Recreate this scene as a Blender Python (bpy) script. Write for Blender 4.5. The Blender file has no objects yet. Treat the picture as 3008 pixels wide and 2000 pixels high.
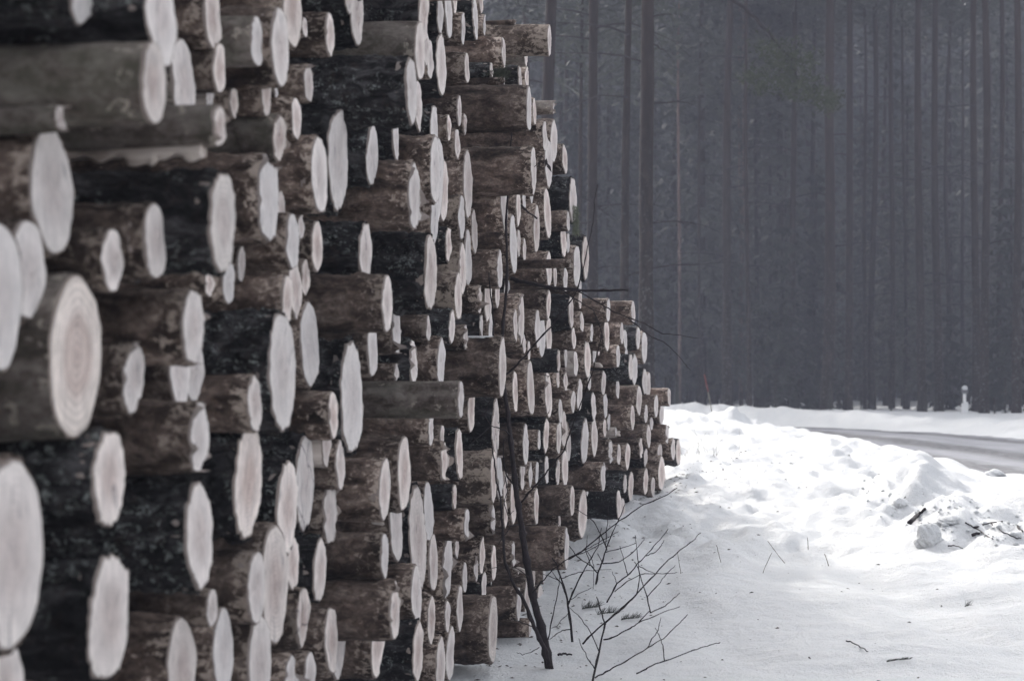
import bpy, bmesh, math, random
import numpy as np
from mathutils import Vector, Matrix
random.seed(7)
S = bpy.context.scene
COL = S.collection
F = 6267.0            # focal length of the photograph in its own pixels
CAMH = 1.26
PI = math.pi

# ------------------------------------------------------------------ helpers
def P(px, py, d):
    return Vector(((px - 1504) / F * d, d, CAMH + (1148 - py) / F * d))

def obj(name, me, mat=None, parent=None):
    o = bpy.data.objects.new(name, me)
    COL.objects.link(o)
    if mat is not None:
        if isinstance(mat, (list, tuple)):
            for m in mat: me.materials.append(m)
        else:
            me.materials.append(mat)
    if parent is not None: o.parent = parent
    return o

def empty(name, loc):
    o = bpy.data.objects.new(name, None)
    o.location = loc; o.empty_display_size = 0.1
    COL.objects.link(o)
    return o

def tag(o, label=None, cat=None, group=None, kind=None):
    if label: o['label'] = label
    if cat: o['category'] = cat
    if group: o['group'] = group
    if kind: o['kind'] = kind
    return o

def smooth(me, on=True):
    me.polygons.foreach_set('use_smooth', [on] * len(me.polygons))

class MB:
    def __init__(s): s.v = []; s.f = []
    def tube(s, pts, rad, n=6, cap=True):
        pts = [Vector(p) for p in pts]
        m = len(pts); b = len(s.v)
        if isinstance(rad, (int, float)): rad = [rad] * m
        prev = None
        for i, p in enumerate(pts):
            t = (pts[min(i + 1, m - 1)] - pts[max(i - 1, 0)])
            t = t.normalized() if t.length > 1e-9 else Vector((0, 0, 1))
            if prev is None:
                u = t.orthogonal().normalized()
            else:
                u = prev - t * prev.dot(t)
                u = u.normalized() if u.length > 1e-6 else t.orthogonal().normalized()
            prev = u; w = t.cross(u)
            for k in range(n):
                a = 2 * PI * k / n
                s.v.append(p + (u * math.cos(a) + w * math.sin(a)) * rad[i])
        for i in range(m - 1):
            for k in range(n):
                k2 = (k + 1) % n
                s.f.append((b + i * n + k, b + i * n + k2, b + (i + 1) * n + k2, b + (i + 1) * n + k))
        if cap:
            s.f.append(tuple(b + k for k in reversed(range(n))))
            s.f.append(tuple(b + (m - 1) * n + k for k in range(n)))
    def quad(s, a, b, c, d):
        i = len(s.v); s.v += [a, b, c, d]; s.f.append((i, i + 1, i + 2, i + 3))
    def tri(s, a, b, c):
        i = len(s.v); s.v += [a, b, c]; s.f.append((i, i + 1, i + 2))
    def mesh(s, name, sm=True):
        me = bpy.data.meshes.new(name)
        me.from_pydata([tuple(p) for p in s.v], [], s.f)
        me.update()
        if sm: smooth(me)
        return me
    def build(s, name, mat, parent=None, sm=True):
        return obj(name, s.mesh(name, sm), mat, parent)

def wobble(pts, sub=4, amp=0.004, rng=random):
    """refine a polyline with a little natural crookedness"""
    out = []
    pts = [Vector(p) for p in pts]
    for i in range(len(pts) - 1):
        a, b = pts[i], pts[i + 1]
        for k in range(sub):
            t = k / sub
            j = Vector((rng.uniform(-1, 1), rng.uniform(-1, 1), rng.uniform(-1, 1))) * amp
            out.append(a.lerp(b, t) + (j if (k or i) else Vector((0, 0, 0))))
    out.append(pts[-1])
    return out

def sstep(a, b, x):
    t = np.clip((x - a) / (b - a), 0, 1)
    return t * t * (3 - 2 * t)

class Fourier:
    """smooth random field on a grid, sums of sines"""
    def __init__(s, seed, n, fmin, fmax):
        r = np.random.RandomState(seed)
        a = r.uniform(0, 2 * PI, n); f = np.exp(r.uniform(np.log(fmin), np.log(fmax), n))
        s.kx = f * np.cos(a); s.ky = f * np.sin(a); s.ph = r.uniform(0, 2 * PI, n)
        s.am = (fmin / f) ** 0.8
        s.am = s.am / np.sqrt((s.am ** 2).sum() * .5)
    def __call__(s, x, y):
        o = 0
        for kx, ky, ph, am in zip(s.kx, s.ky, s.ph, s.am):
            o = o + am * np.sin(kx * x + ky * y + ph)
        return o

# ------------------------------------------------------------------ node materials
class NT:
    def __init__(s, name):
        s.m = bpy.data.materials.new(name); s.m.use_nodes = True
        s.t = s.m.node_tree; s.t.nodes.clear()
        s.out = s.n('ShaderNodeOutputMaterial')
        s.bsdf = s.n('ShaderNodeBsdfPrincipled')
        s.l(s.bsdf.outputs['BSDF'], s.out.inputs['Surface'])
        s.tc = s.n('ShaderNodeTexCoord')
    def n(s, k, **kw):
        nd = s.t.nodes.new(k)
        for a, b in kw.items(): setattr(nd, a, b)
        return nd
    def l(s, a, b): s.t.links.new(a, b)
    def put(s, sock, v):
        if hasattr(v, 'is_output'): s.l(v, sock)
        elif isinstance(v, tuple) and len(v) == 3 and sock.type == 'RGBA': sock.default_value = (*v, 1)
        else: sock.default_value = v
    def mapping(s, src, scale, loc=None):
        mp = s.n('ShaderNodeMapping'); s.l(src, mp.inputs[0]); mp.inputs['Scale'].default_value = scale
        if loc is not None: s.put(mp.inputs['Location'], loc)
        return mp.outputs[0]
    def noise(s, vec, scale, detail=4, rough=.55, dist=0):
        nd = s.n('ShaderNodeTexNoise'); s.l(vec, nd.inputs['Vector'])
        nd.inputs['Scale'].default_value = scale; nd.inputs['Detail'].default_value = detail
        nd.inputs['Roughness'].default_value = rough; nd.inputs['Distortion'].default_value = dist
        return nd.outputs['Fac']
    def ramp(s, fac, stops):
        r = s.n('ShaderNodeValToRGB'); s.l(fac, r.inputs[0]); e = r.color_ramp.elements
        while len(e) < len(stops): e.new(.5)
        for el, (p, c) in zip(e, stops):
            el.position = p; el.color = (*c, 1) if len(c) == 3 else c
        return r.outputs[0]
    def math(s, op, a, b=None, c=None, clamp=False):
        m = s.n('ShaderNodeMath', operation=op); m.use_clamp = clamp
        for i, v in enumerate((a, b, c)):
            if v is not None: s.put(m.inputs[i], v)
        return m.outputs[0]
    def mix(s, fac, a, b, mode='MIX'):
        m = s.n('ShaderNodeMix', data_type='RGBA', blend_type=mode)
        s.put(m.inputs[0], fac); s.put(m.inputs[6], a); s.put(m.inputs[7], b)
        return m.outputs[2]
    def maprange(s, v, a, b, c=0, d=1):
        m = s.n('ShaderNodeMapRange'); s.put(m.inputs[0], v)
        for i, x in enumerate((a, b, c, d)): m.inputs[i + 1].default_value = x
        return m.outputs[0]
    def sep(s, vec):
        m = s.n('ShaderNodeSeparateXYZ'); s.l(vec, m.inputs[0]); return m.outputs
    def bump(s, h, strength, dist):
        b = s.n('ShaderNodeBump'); s.l(h, b.inputs['Height'])
        b.inputs['Strength'].default_value = strength; b.inputs['Distance'].default_value = dist
        s.l(b.outputs[0], s.bsdf.inputs['Normal'])
    def fin(s, col, rough=.85, spec=.2):
        s.put(s.bsdf.inputs['Base Color'], col); s.put(s.bsdf.inputs['Roughness'], rough)
        s.bsdf.inputs['Specular IOR Level'].default_value = spec
        return s.m
    def rnd(s):
        return s.n('ShaderNodeObjectInfo').outputs['Random']

def bark_mat(name, kind):
    t = NT(name)
    o = t.tc.outputs['Object']
    rv = t.rnd()
    off = t.n('ShaderNodeCombineXYZ')
    t.l(t.math('MULTIPLY', rv, 37.0), off.inputs[0]); t.l(t.math('MULTIPLY', rv, 11.0), off.inputs[1])
    oo = t.n('ShaderNodeVectorMath', operation='ADD'); t.l(o, oo.inputs[0]); t.l(off.outputs[0], oo.inputs[1])
    v = oo.outputs[0]
    lenw = t.mapping(v, (.45, 1, 1))
    n1 = t.noise(lenw, 14, 7, .62, .4)
    n2 = t.noise(v, 26, 5, .6, .8)
    n3 = t.noise(v, 120, 3, .6)
    n4 = t.noise(lenw, 7, 4, .55, 1.2)
    x = t.sep(o)[0]
    near = t.maprange(x, -.10, -.004, 0, 1)         # scuffed by the harvester next to the cut
    nm = t.noise(t.mapping(v, (.8, 1, 1)), 50, 6, .72, .5)
    if kind == 'D':
        nf = t.noise(t.mapping(v, (.35, 1, 1)), 22, 6, .7, .8)
        base = t.ramp(nf, [(.34, (.002, .002, .0025)), (.49, (.016, .015, .016)), (.60, (.058, .055, .058)), (.76, (.15, .142, .145))])
        lich = t.ramp(t.math('ADD', t.math('MULTIPLY', nm, .7), t.math('MULTIPLY', n3, .3)), [(.53, (0, 0, 0)), (.60, (1, 1, 1))])
        big = t.ramp(n4, [(.43, (0, 0, 0)), (.56, (1, 1, 1))])
        lf = t.math('MULTIPLY', t.math('MULTIPLY', lich, big), .9)
        c = t.mix(lf, base, (.25, .27, .26))
        chip = t.math('MULTIPLY', t.ramp(nm, [(.70, (0, 0, 0)), (.74, (1, 1, 1))]), .7)
        c = t.mix(chip, c, (.22, .16, .125))
        rd = t.ramp(n2, [(.55, (0, 0, 0)), (.72, (1, 1, 1))])
        c = t.mix(t.math('MULTIPLY', rd, .35), c, (.06, .038, .03))
        hgt = t.math('ADD', nf, t.math('MULTIPLY', nm, .5)); bs, bd = 1.0, .02
        dark = (.5, 1.3)
    elif kind == 'B':
        base = t.ramp(n1, [(.32, (.016, .0115, .0095)), (.43, (.060, .044, .037)), (.55, (.150, .115, .098)), (.70, (.28, .23, .20))])
        fl = t.ramp(nm, [(.32, (.36, .34, .33)), (.5, (.95, .93, .92)), (.66, (1.6, 1.55, 1.53))])
        c = t.mix(1.0, base, fl, 'MULTIPLY')
        red = t.ramp(n2, [(.50, (0, 0, 0)), (.70, (1, 1, 1))])
        c = t.mix(t.math('MULTIPLY', red, .40), c, (.125, .078, .058))
        m = t.math('ADD', t.math('ADD', t.math('MULTIPLY', n2, .35), t.math('MULTIPLY', nm, .65)), t.math('MULTIPLY', near, .125))
        sc = t.ramp(m, [(.605, (0, 0, 0)), (.665, (1, 1, 1))])
        c = t.mix(t.math('MULTIPLY', sc, .85), c, (.42, .35, .30))
        hgt = t.math('ADD', n1, t.math('MULTIPLY', nm, .6)); bs, bd = .9, .010
        dark = (.55, 1.3)
    elif kind == 'Bp':
        base = t.ramp(n1, [(.28, (.02, .015, .012)), (.46, (.06, .045, .037)), (.60, (.14, .11, .095)), (.80, (.26, .22, .195))])
        base = t.mix(1.0, base, t.ramp(nm, [(.30, (.45, .43, .42)), (.5, (.95, .93, .92)), (.68, (1.5, 1.45, 1.42))]), 'MULTIPLY')
        m = t.math('ADD', t.math('ADD', t.math('MULTIPLY', nm, .6), t.math('MULTIPLY', n4, .4)), t.math('MULTIPLY', near, .06))
        sc = t.ramp(m, [(.505, (0, 0, 0)), (.575, (1, 1, 1))])
        c = t.mix(t.math('MULTIPLY', sc, .8), base, (.34, .285, .24))
        hgt = t.math('ADD', n1, t.math('MULTIPLY', sc, -.3)); bs, bd = .8, .006
        dark = (.7, 1.2)
    elif kind == 'G':
        base = t.ramp(t.math('ADD', t.math('MULTIPLY', n1, .6), t.math('MULTIPLY', nm, .4)), [(.34, (.022, .017, .014)), (.45, (.085, .068, .059)), (.56, (.19, .165, .148)), (.74, (.32, .29, .265))])
        gr = t.ramp(n4, [(.45, (0, 0, 0)), (.62, (1, 1, 1))])
        c = t.mix(t.math('MULTIPLY', gr, .45), base, (.085, .088, .066))
        m = t.math('ADD', n2, t.math('MULTIPLY', near, .10))
        sc = t.ramp(m, [(.665, (0, 0, 0)), (.70, (1, 1, 1))])
        c = t.mix(t.math('MULTIPLY', sc, .8), c, (.36, .32, .275))
        hgt = t.math('ADD', n1, t.math('MULTIPLY', nm, .4)); bs, bd = .7, .007
        dark = (.75, 1.15)
    else:   # barkless wood
        base = t.ramp(t.noise(t.mapping(v, (.08, 1, 1)), 40, 5, .6), [(.3, (.36, .31, .28)), (.7, (.60, .54, .50))])
        c = t.mix(t.ramp(n2, [(.62, (0, 0, 0)), (.70, (1, 1, 1))]), base, (.11, .08, .065))
        hgt = n1; bs, bd = .4, .004
        dark = (.85, 1.1)
    tint = t.maprange(rv, 0, 1, *dark)
    cc = t.n('ShaderNodeCombineColor')
    for i in range(3): t.l(tint, cc.inputs[i])
    c = t.mix(1.0, c, cc.outputs[0], 'MULTIPLY')
    t.bump(hgt, bs, bd)
    return t.fin(c, .9, .15)

def wood_mat(name, kind):
    t = NT(name)
    o = t.tc.outputs['Object']; rv = t.rnd()
    a = t.n('ShaderNodeAttribute', attribute_name='rn'); rn = a.outputs['Fac']
    sh = t.n('ShaderNodeCombineXYZ'); t.l(t.math('MULTIPLY', rv, 53.0), sh.inputs[0])
    va = t.n('ShaderNodeVectorMath', operation='ADD'); t.l(o, va.inputs[0]); t.l(sh.outputs[0], va.inputs[1])
    v = va.outputs[0]
    n1 = t.noise(v, 16, 5, .6, .5)
    n2 = t.noise(t.mapping(v, (1, 1, .12)), 130, 3, .6)      # saw marks
    n3 = t.noise(v, 30, 4, .6, .3)
    rr = t.math('ADD', rn, t.math('MULTIPLY', n1, .10))
    ring = t.math('SINE', t.math('MULTIPLY', rr, 80.0 if kind != 'r' else 56.0))
    ra = .08 if kind != 'r' else .12
    base = t.ramp(rr, [(.0, (.45, .355, .325)), (.42, (.51, .42, .385)), (.62, (.61, .53, .495)), (.8, (.70, .62, .58)), (1.0, (.73, .66, .61))] if kind != 'r' else
                  [(.0, (.40, .31, .28)), (.30, (.54, .45, .41)), (.48, (.46, .37, .335)), (.66, (.64, .565, .52)), (1.0, (.68, .61, .555))])
    g = t.math('ADD', 1.0, t.math('MULTIPLY', ring, ra))
    g = t.math('MULTIPLY', g, t.maprange(n2, .3, .7, .80, 1.14))
    g = t.math('MULTIPLY', g, t.maprange(n3, .3, .7, .80, 1.12))
    g = t.math('MULTIPLY', g, t.maprange(rv, 0, 1, .82, 1.12))
    cc = t.n('ShaderNodeCombineColor')
    for i in range(3): t.l(g, cc.inputs[i])
    c = t.mix(1.0, base, cc.outputs[0], 'MULTIPLY')
    gz = t.maprange(t.math('FRACT', t.math('MULTIPLY', rv, 7.3)), 0, 1, 0, .65)
    c = t.mix(gz, c, t.mix(n3, (.42, .42, .43), (.62, .61, .61)))                          # some ends weathered grey, some pink
    st = t.ramp(t.noise(t.mapping(v, (1, 1, .35)), 30, 4, .6, .6), [(.615, (0, 0, 0)), (.69, (1, 1, 1))])
    c = t.mix(t.math('MULTIPLY', st, .55), c, (.15, .145, .16))
    rim = t.ramp(t.math('ADD', rn, t.math('MULTIPLY', n3, .06)), [(.992, (0, 0, 0)), (1.02, (1, 1, 1))])
    c = t.mix(t.math('MULTIPLY', rim, .75), c, (.12, .085, .07))
    if kind == 'c':
        vo = t.n('ShaderNodeTexVoronoi', feature='DISTANCE_TO_EDGE'); t.l(t.mapping(v, (1, 1, .5)), vo.inputs['Vector'])
        vo.inputs['Scale'].default_value = 13
        ck = t.ramp(vo.outputs['Distance'], [(.0, (1, 1, 1)), (.035, (0, 0, 0))])
        c = t.mix(t.math('MULTIPLY', ck, .8), c, (.04, .035, .045))
    t.bump(t.math('ADD', n2, t.math('MULTIPLY', n3, .5)), .35, .004)
    return t.fin(c, .8, .15)

BARK = {k: bark_mat('bark_' + n, k) for k, n in
        dict(D='black_flaky', B='brown', Bp='brown_peeling', G='grey_green', P='bare_wood').items()}
WOOD = {k: wood_mat('cut_wood_' + n, k) for k, n in dict(n='plain', r='ringed', c='cracked').items()}

def snow_mat():
    t = NT('snow'); g = t.n('ShaderNodeNewGeometry').outputs['Position']
    n = t.noise(g, 9, 8, .62); n2 = t.noise(g, 70, 4, .6); n3 = t.noise(g, 240, 2, .5)
    c = t.ramp(n, [(.3, (.68, .695, .71)), (.7, (.75, .755, .76))])
    dirt = t.ramp(t.noise(g, 26, 3, .55, .4), [(.735, (0, 0, 0)), (.76, (1, 1, 1))])
    c = t.mix(t.math('MULTIPLY', dirt, .35), c, (.25, .23, .22))
    t.bump(t.math('ADD', t.math('MULTIPLY', n, 1.0), t.math('ADD', t.math('MULTIPLY', n2, .34), t.math('MULTIPLY', n3, .16))), .85, .06)
    return t.fin(c, .65, .3)
SNOW = snow_mat()

def simple(name, stops, scale=20, rough=.85, bump=.4, bd=.004, stretch=(1, 1, 1), coord='Object', detail=6):
    t = NT(name); v = t.mapping(t.tc.outputs[coord], stretch)
    n = t.noise(v, scale, detail, .6, .3)
    c = t.ramp(n, stops); t.bump(n, bump, bd)
    return t.fin(c, rough, .2)
TWIG = simple('twig_bark', [(.3, (.010, .008, .010)), (.6, (.028, .022, .024)), (.8, (.06, .05, .05))], 60)
NEEDLE = simple('needles', [(.3, (.042, .046, .040)), (.7, (.085, .092, .080))], 12)
NEEDLE_LIGHT = simple('needles_light', [(.3, (.028, .034, .022)), (.7, (.06, .068, .044))], 12)
NEEDLE_DARK = simple('needles_dark', [(.3, (.018, .021, .018)), (.7, (.042, .047, .040))], 12)
LICHEN = simple('lichen_beard', [(.3, (.07, .085, .055)), (.7, (.19, .21, .15))], 40)
LITTER = simple('bark_litter', [(.3, (.015, .012, .011)), (.7, (.07, .052, .042))], 30)
STALK = simple('dry_stalk', [(.3, (.14, .13, .11)), (.7, (.26, .24, .20))], 30)

def trunk_mat(name, lichen=True, light=1.0):
    t = NT(name); o = t.tc.outputs['Object']
    n1 = t.noise(t.mapping(o, (1, 1, .25)), 12, 7, .65, .5)
    c = t.ramp(n1, [(.3, (.018 * light, .014 * light, .013 * light)), (.5, (.045 * light, .034 * light, .031 * light)), (.75, (.11 * light, .085 * light, .075 * light))])
    z = t.sep(o)[2]
    up = t.maprange(z, 3.5, 9, 0, .6)
    c = t.mix(up, c, (.075 * light, .05 * light, .042 * light))    # ruddy upper pine bark
    if lichen:
        m = t.ramp(t.noise(o, 16, 4, .65, .4), [(.57, (0, 0, 0)), (.63, (1, 1, 1))])
        lo = t.maprange(z, 5.5, 1.0, 0, 1)
        c = t.mix(t.math('MULTIPLY', t.math('MULTIPLY', m, lo), .6), c, (.17, .185, .18))
    t.bump(n1, .8, .02)
    return t.fin(c, .9, .1)
TRUNK = trunk_mat('pine_bark', True, .42); TRUNK_FAR = trunk_mat('far_tree_bark', True, .5)
TRUNK_PALE = trunk_mat('pale_young_bark', False, 2.4)

SPLIT = simple('split_wood', [(.30, (.12, .09, .075)), (.42, (.42, .36, .32)), (.7, (.66, .60, .55))], 26, .85, .8, .01, (.22, 1, 1))

# ------------------------------------------------------------------ look
HAZE_COL = (.275, .285, .345); HAZE_D = .005
SUN_EL = 28.0; SUN_AZ = -20.0; SUN_STR = 1.12; SUN_ANG = 1.2
SKY_STR = .15; SKY_SAT = .20; EXPO = 2.0

# ------------------------------------------------------------------ terrain
ROADC = [(6.6, -30), (6.5, 0), (6.4, 20), (6.5, 30), (6.3, 38), (5.4, 44), (3, 47.6), (-3, 50), (-12, 52), (-60, 58), (-190, 70)]
def catmull(pts, n=14):
    out = []
    p = [np.array(q, float) for q in pts]
    p = [2 * p[0] - p[1]] + p + [2 * p[-1] - p[-2]]
    for i in range(1, len(p) - 2):
        for k in range(n):
            t = k / n
            out.append(.5 * ((2 * p[i]) + (-p[i - 1] + p[i + 1]) * t + (2 * p[i - 1] - 5 * p[i] + 4 * p[i + 1] - p[i + 2]) * t * t + (-p[i - 1] + 3 * p[i] - 3 * p[i + 1] + p[i + 2]) * t ** 3))
    out.append(p[-2])
    return np.array(out)
ROADP = catmull(ROADC)
RH = 1.95      # half width
def road_dist(x, y):
    d = np.full(np.shape(x), 1e9); side = np.zeros(np.shape(x))
    for a, b in zip(ROADP[:-1], ROADP[1:]):
        ab = b - a; L2 = (ab ** 2).sum()
        t = np.clip(((x - a[0]) * ab[0] + (y - a[1]) * ab[1]) / L2, 0, 1)
        dx = x - a[0] - t * ab[0]; dy = y - a[1] - t * ab[1]
        dd = np.hypot(dx, dy); m = dd < d
        d = np.where(m, dd, d); side = np.where(m, np.sign(ab[0] * dy - ab[1] * dx), side)
    return d, side          # side > 0 : the camera/pile side of the road

f_big = Fourier(1, 14, .25, .9); f_mid = Fourier(2, 22, 1.2, 4.5); f_small = Fourier(3, 30, 6, 22); f_lump = Fourier(4, 24, 4, 13)
f_rip = Fourier(5, 20, 5, 16)
def ground(x, y):
    x = np.asarray(x, float); y = np.asarray(y, float)
    base = -np.interp(y, [-40, 11, 14.5, 18, 22, 27, 31, 36, 42, 50, 70, 200], [1.26, 1.26, 1.0, .68, .60, .60, .60, .60, .60, .55, .55, .45])
    base = base + np.interp(y, [20, 27, 31, 36, 44], [0, .25, .31, .22, 0]) * sstep(3.7, 2.1, x)
    base = base + .035 * f_big(x, y)
    rd, side = road_dist(x, y)
    # plough berm between the log pile and the road
    xc = np.interp(y, [0, 12, 15, 20, 24, 36, 42], [3.75, 3.75, 3.65, 3.42, 3.15, 3.0, 2.2])
    ch = np.interp(y, [0, 12, 15, 17.5, 20, 24, 30, 36, 42, 46], [-1.05, -1.0, -.90, -.84, -.76, -.67, -.62, -.57, -.62, -.72])
    dx = x - xc
    w = np.where(dx < 0, .95, .55)
    bell = np.exp(-(dx / w) ** 2)
    bell = bell * sstep(48, 40, y)
    # a shallow scraped bowl between pile and berm
    bowl = -.10 * np.exp(-((x - 1.9) / .9) ** 2 - ((y - 15.5) / 3.0) ** 2)
    h = base + bowl
    h = h + np.maximum(ch - h, 0) * bell
    lum = np.maximum(f_lump(x, y), -.3)
    h = h + (.018 + .022 * sstep(.25, .75, bell)) * lum * sstep(.35, .9, bell) + .010 * f_mid(x, y) + .016 * sstep(.4, .9, bell) * np.abs(f_small(x * 1.4, y * .8))
    h = h + (.006 + .010 * sstep(11, 14, y)) * f_small(x * 1.0, y * .6)
    h = h + .016 * f_rip(x * .22 + .1 * f_mid(x, y), y * .95) * sstep(24, 12, y) + .006 * f_rip(x * .9 + 7, y * 2.6) * sstep(20, 9, y)
    # broken crust thrown up by the plough, and old ruts between pile and berm
    cr = np.exp(-((x - 3.0 - .15 * f_big(y, x)) / .55) ** 2) * sstep(11.5, 13.5, y) * sstep(19.5, 16.5, y)
    h = h + cr * (.05 * np.maximum(f_lump(x * 1.3 + 9, y * 1.3), -.6) + .022 * f_small(x * 2.2, y * 1.6) + .02)
    rut = np.exp(-((x - 2.35 - .25 * np.sin(y * .35)) / .13) ** 2) + np.exp(-((x - 1.15 - .25 * np.sin(y * .35)) / .13) ** 2)
    h = h - .030 * rut * sstep(8, 11, y) * sstep(34, 20, y) * (1 + .5 * f_mid(x, y))
    cru = sstep(12.5, 15, y) * sstep(40, 30, y) * sstep(RH + .4, RH + 1.5, rd)
    h = h + cru * (.015 * np.abs(f_small(x * 1.7 + 3, y * 1.1)) + .014 * f_rip(x * .8, y * .9) + .010 * f_small(x * 3.1, y * 2.0 + 5))
    road = -.80 + .006 * f_mid(x, y)
    s = sstep(RH + .95, RH - .35, rd + .07 * f_mid(x * .8, y * .8) + .05 * f_small(x, y * .6))
    s = np.where(h < road, np.maximum(s, sstep(RH + 1.4, RH + .3, rd)), s)
    h = h * (1 - s) + road * s
    far = np.exp(-((rd - RH - 1.1) / .55) ** 2) * (side < 0)
    h = h + far * (.12 + .03 * f_lump(x * .6, y * .6) + .02 * f_small(x * .6, y * .5))
    return h + CAMH
def G(x, y): return float(ground(np.array([x]), np.array([y]))[0])
def on_ground(px, py, d0=4.0, d1=90.0):
    """first point of the ground seen along a photo direction"""
    d = np.geomspace(d0, d1, 1500)
    z = CAMH + (1148 - py) / F * d
    g = ground((px - 1504) / F * d, d)
    i = np.argmax(z <= g)
    if z[i] > g[i]: return None
    return Vector(((px - 1504) / F * d[i], d[i], g[i]))

def axis(segs):
    out = []
    for a, b, st in segs:
        n = max(1, int(round((b - a) / st)))
        out += list(np.linspace(a, b, n, endpoint=False))
    return out
xs = axis([(-300, -200, 50), (-200, -60, 20), (-60, -10, 3), (-10, -1, .4), (-1, 5.2, .035), (5.2, 9, .12), (9, 20, .6), (20, 60, 4), (60, 200, 20), (200, 300.1, 50)])
ys = axis([(-40, 2, 3), (2, 7, .3)]) + list(np.geomspace(7, 30, 330, endpoint=False)) + list(np.geomspace(30, 62, 110, endpoint=False)) + axis([(62, 100, 2), (100, 200, 10), (200, 420.1, 20)])
X, Y = np.meshgrid(np.array(xs), np.array(ys))
Z = ground(X, Y)
nx, ny = len(xs), len(ys)
me = bpy.data.meshes.new('snowy_ground')
vv = np.stack([X, Y, Z], -1).reshape(-1, 3)
idx = np.arange(nx * ny).reshape(ny, nx)
qf = np.stack([idx[:-1, :-1], idx[:-1, 1:], idx[1:, 1:], idx[1:, :-1]], -1).reshape(-1, 4)
me.vertices.add(len(vv)); me.vertices.foreach_set('co', vv.ravel())
me.loops.add(qf.size); me.loops.foreach_set('vertex_index', qf.ravel().astype(np.int32))
me.polygons.add(len(qf)); me.polygons.foreach_set('loop_start', np.arange(0, qf.size, 4, dtype=np.int32))
me.update(calc_edges=True); smooth(me)
tag(obj('snow_ground', me, SNOW), kind='structure')

# road: a sheet 4 mm above the flattened snow
def road_mat():
    t = NT('snowy_road'); a = t.n('ShaderNodeAttribute', attribute_name='across').outputs['Fac']
    g = t.n('ShaderNodeNewGeometry').outputs['Position']
    n = t.noise(t.mapping(g, (1, .3, 1)), 3.0, 7, .7); n2 = t.noise(t.mapping(g, (1, .35, 1)), 14, 5, .7)
    def track(c, w):
        d = t.math('ABSOLUTE', t.math('SUBTRACT', t.math('ADD', a, t.math('MULTIPLY', t.math('SUBTRACT', n, .5), .10)), c))
        return t.maprange(d, w * .35, w, 1, 0)
    tr = t.math('MAXIMUM', t.math('MAXIMUM', track(.14, .10), track(.42, .13)), track(.82, .09))
    tr = t.math('MULTIPLY', tr, t.maprange(n2, .28, .62, .25, 1), clamp=True)
    c = t.mix(tr, t.ramp(n, [(.3, (.19, .193, .215)), (.7, (.29, .295, .32))]), t.ramp(n2, [(.35, (.018, .018, .022)), (.7, (.06, .06, .068))]))
    t.bump(n2, .5, .02)
    return t.fin(c, .7, .3)
rp = catmull(ROADC, 40); V = []; FC = []; AC = []
m = 24
for i, p in enumerate(rp):
    q = rp[min(i + 1, len(rp) - 1)] - rp[max(i - 1, 0)]; q = q / np.linalg.norm(q); nrm = np.array([-q[1], q[0]])
    for k in range(m + 1):
        f = k / m; pt = p + nrm * (1 - 2 * f) * (RH + .15)
        V.append((pt[0], pt[1], 0)); AC.append(f)
V = np.array(V); V[:, 2] = CAMH - .80 + .012 + .006 * f_mid(V[:, 0], V[:, 1])
for i in range(len(rp) - 1):
    for k in range(m):
        b = i * (m + 1) + k; FC.append((b, b + m + 1, b + m + 2, b + 1))
me = bpy.data.meshes.new('road'); me.from_pydata(V.tolist(), [], FC); me.update(); smooth(me)
at = me.attributes.new('across', 'FLOAT', 'POINT'); at.data.foreach_set('value', AC)
tag(obj('road', me, road_mat()), kind='structure')

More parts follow.
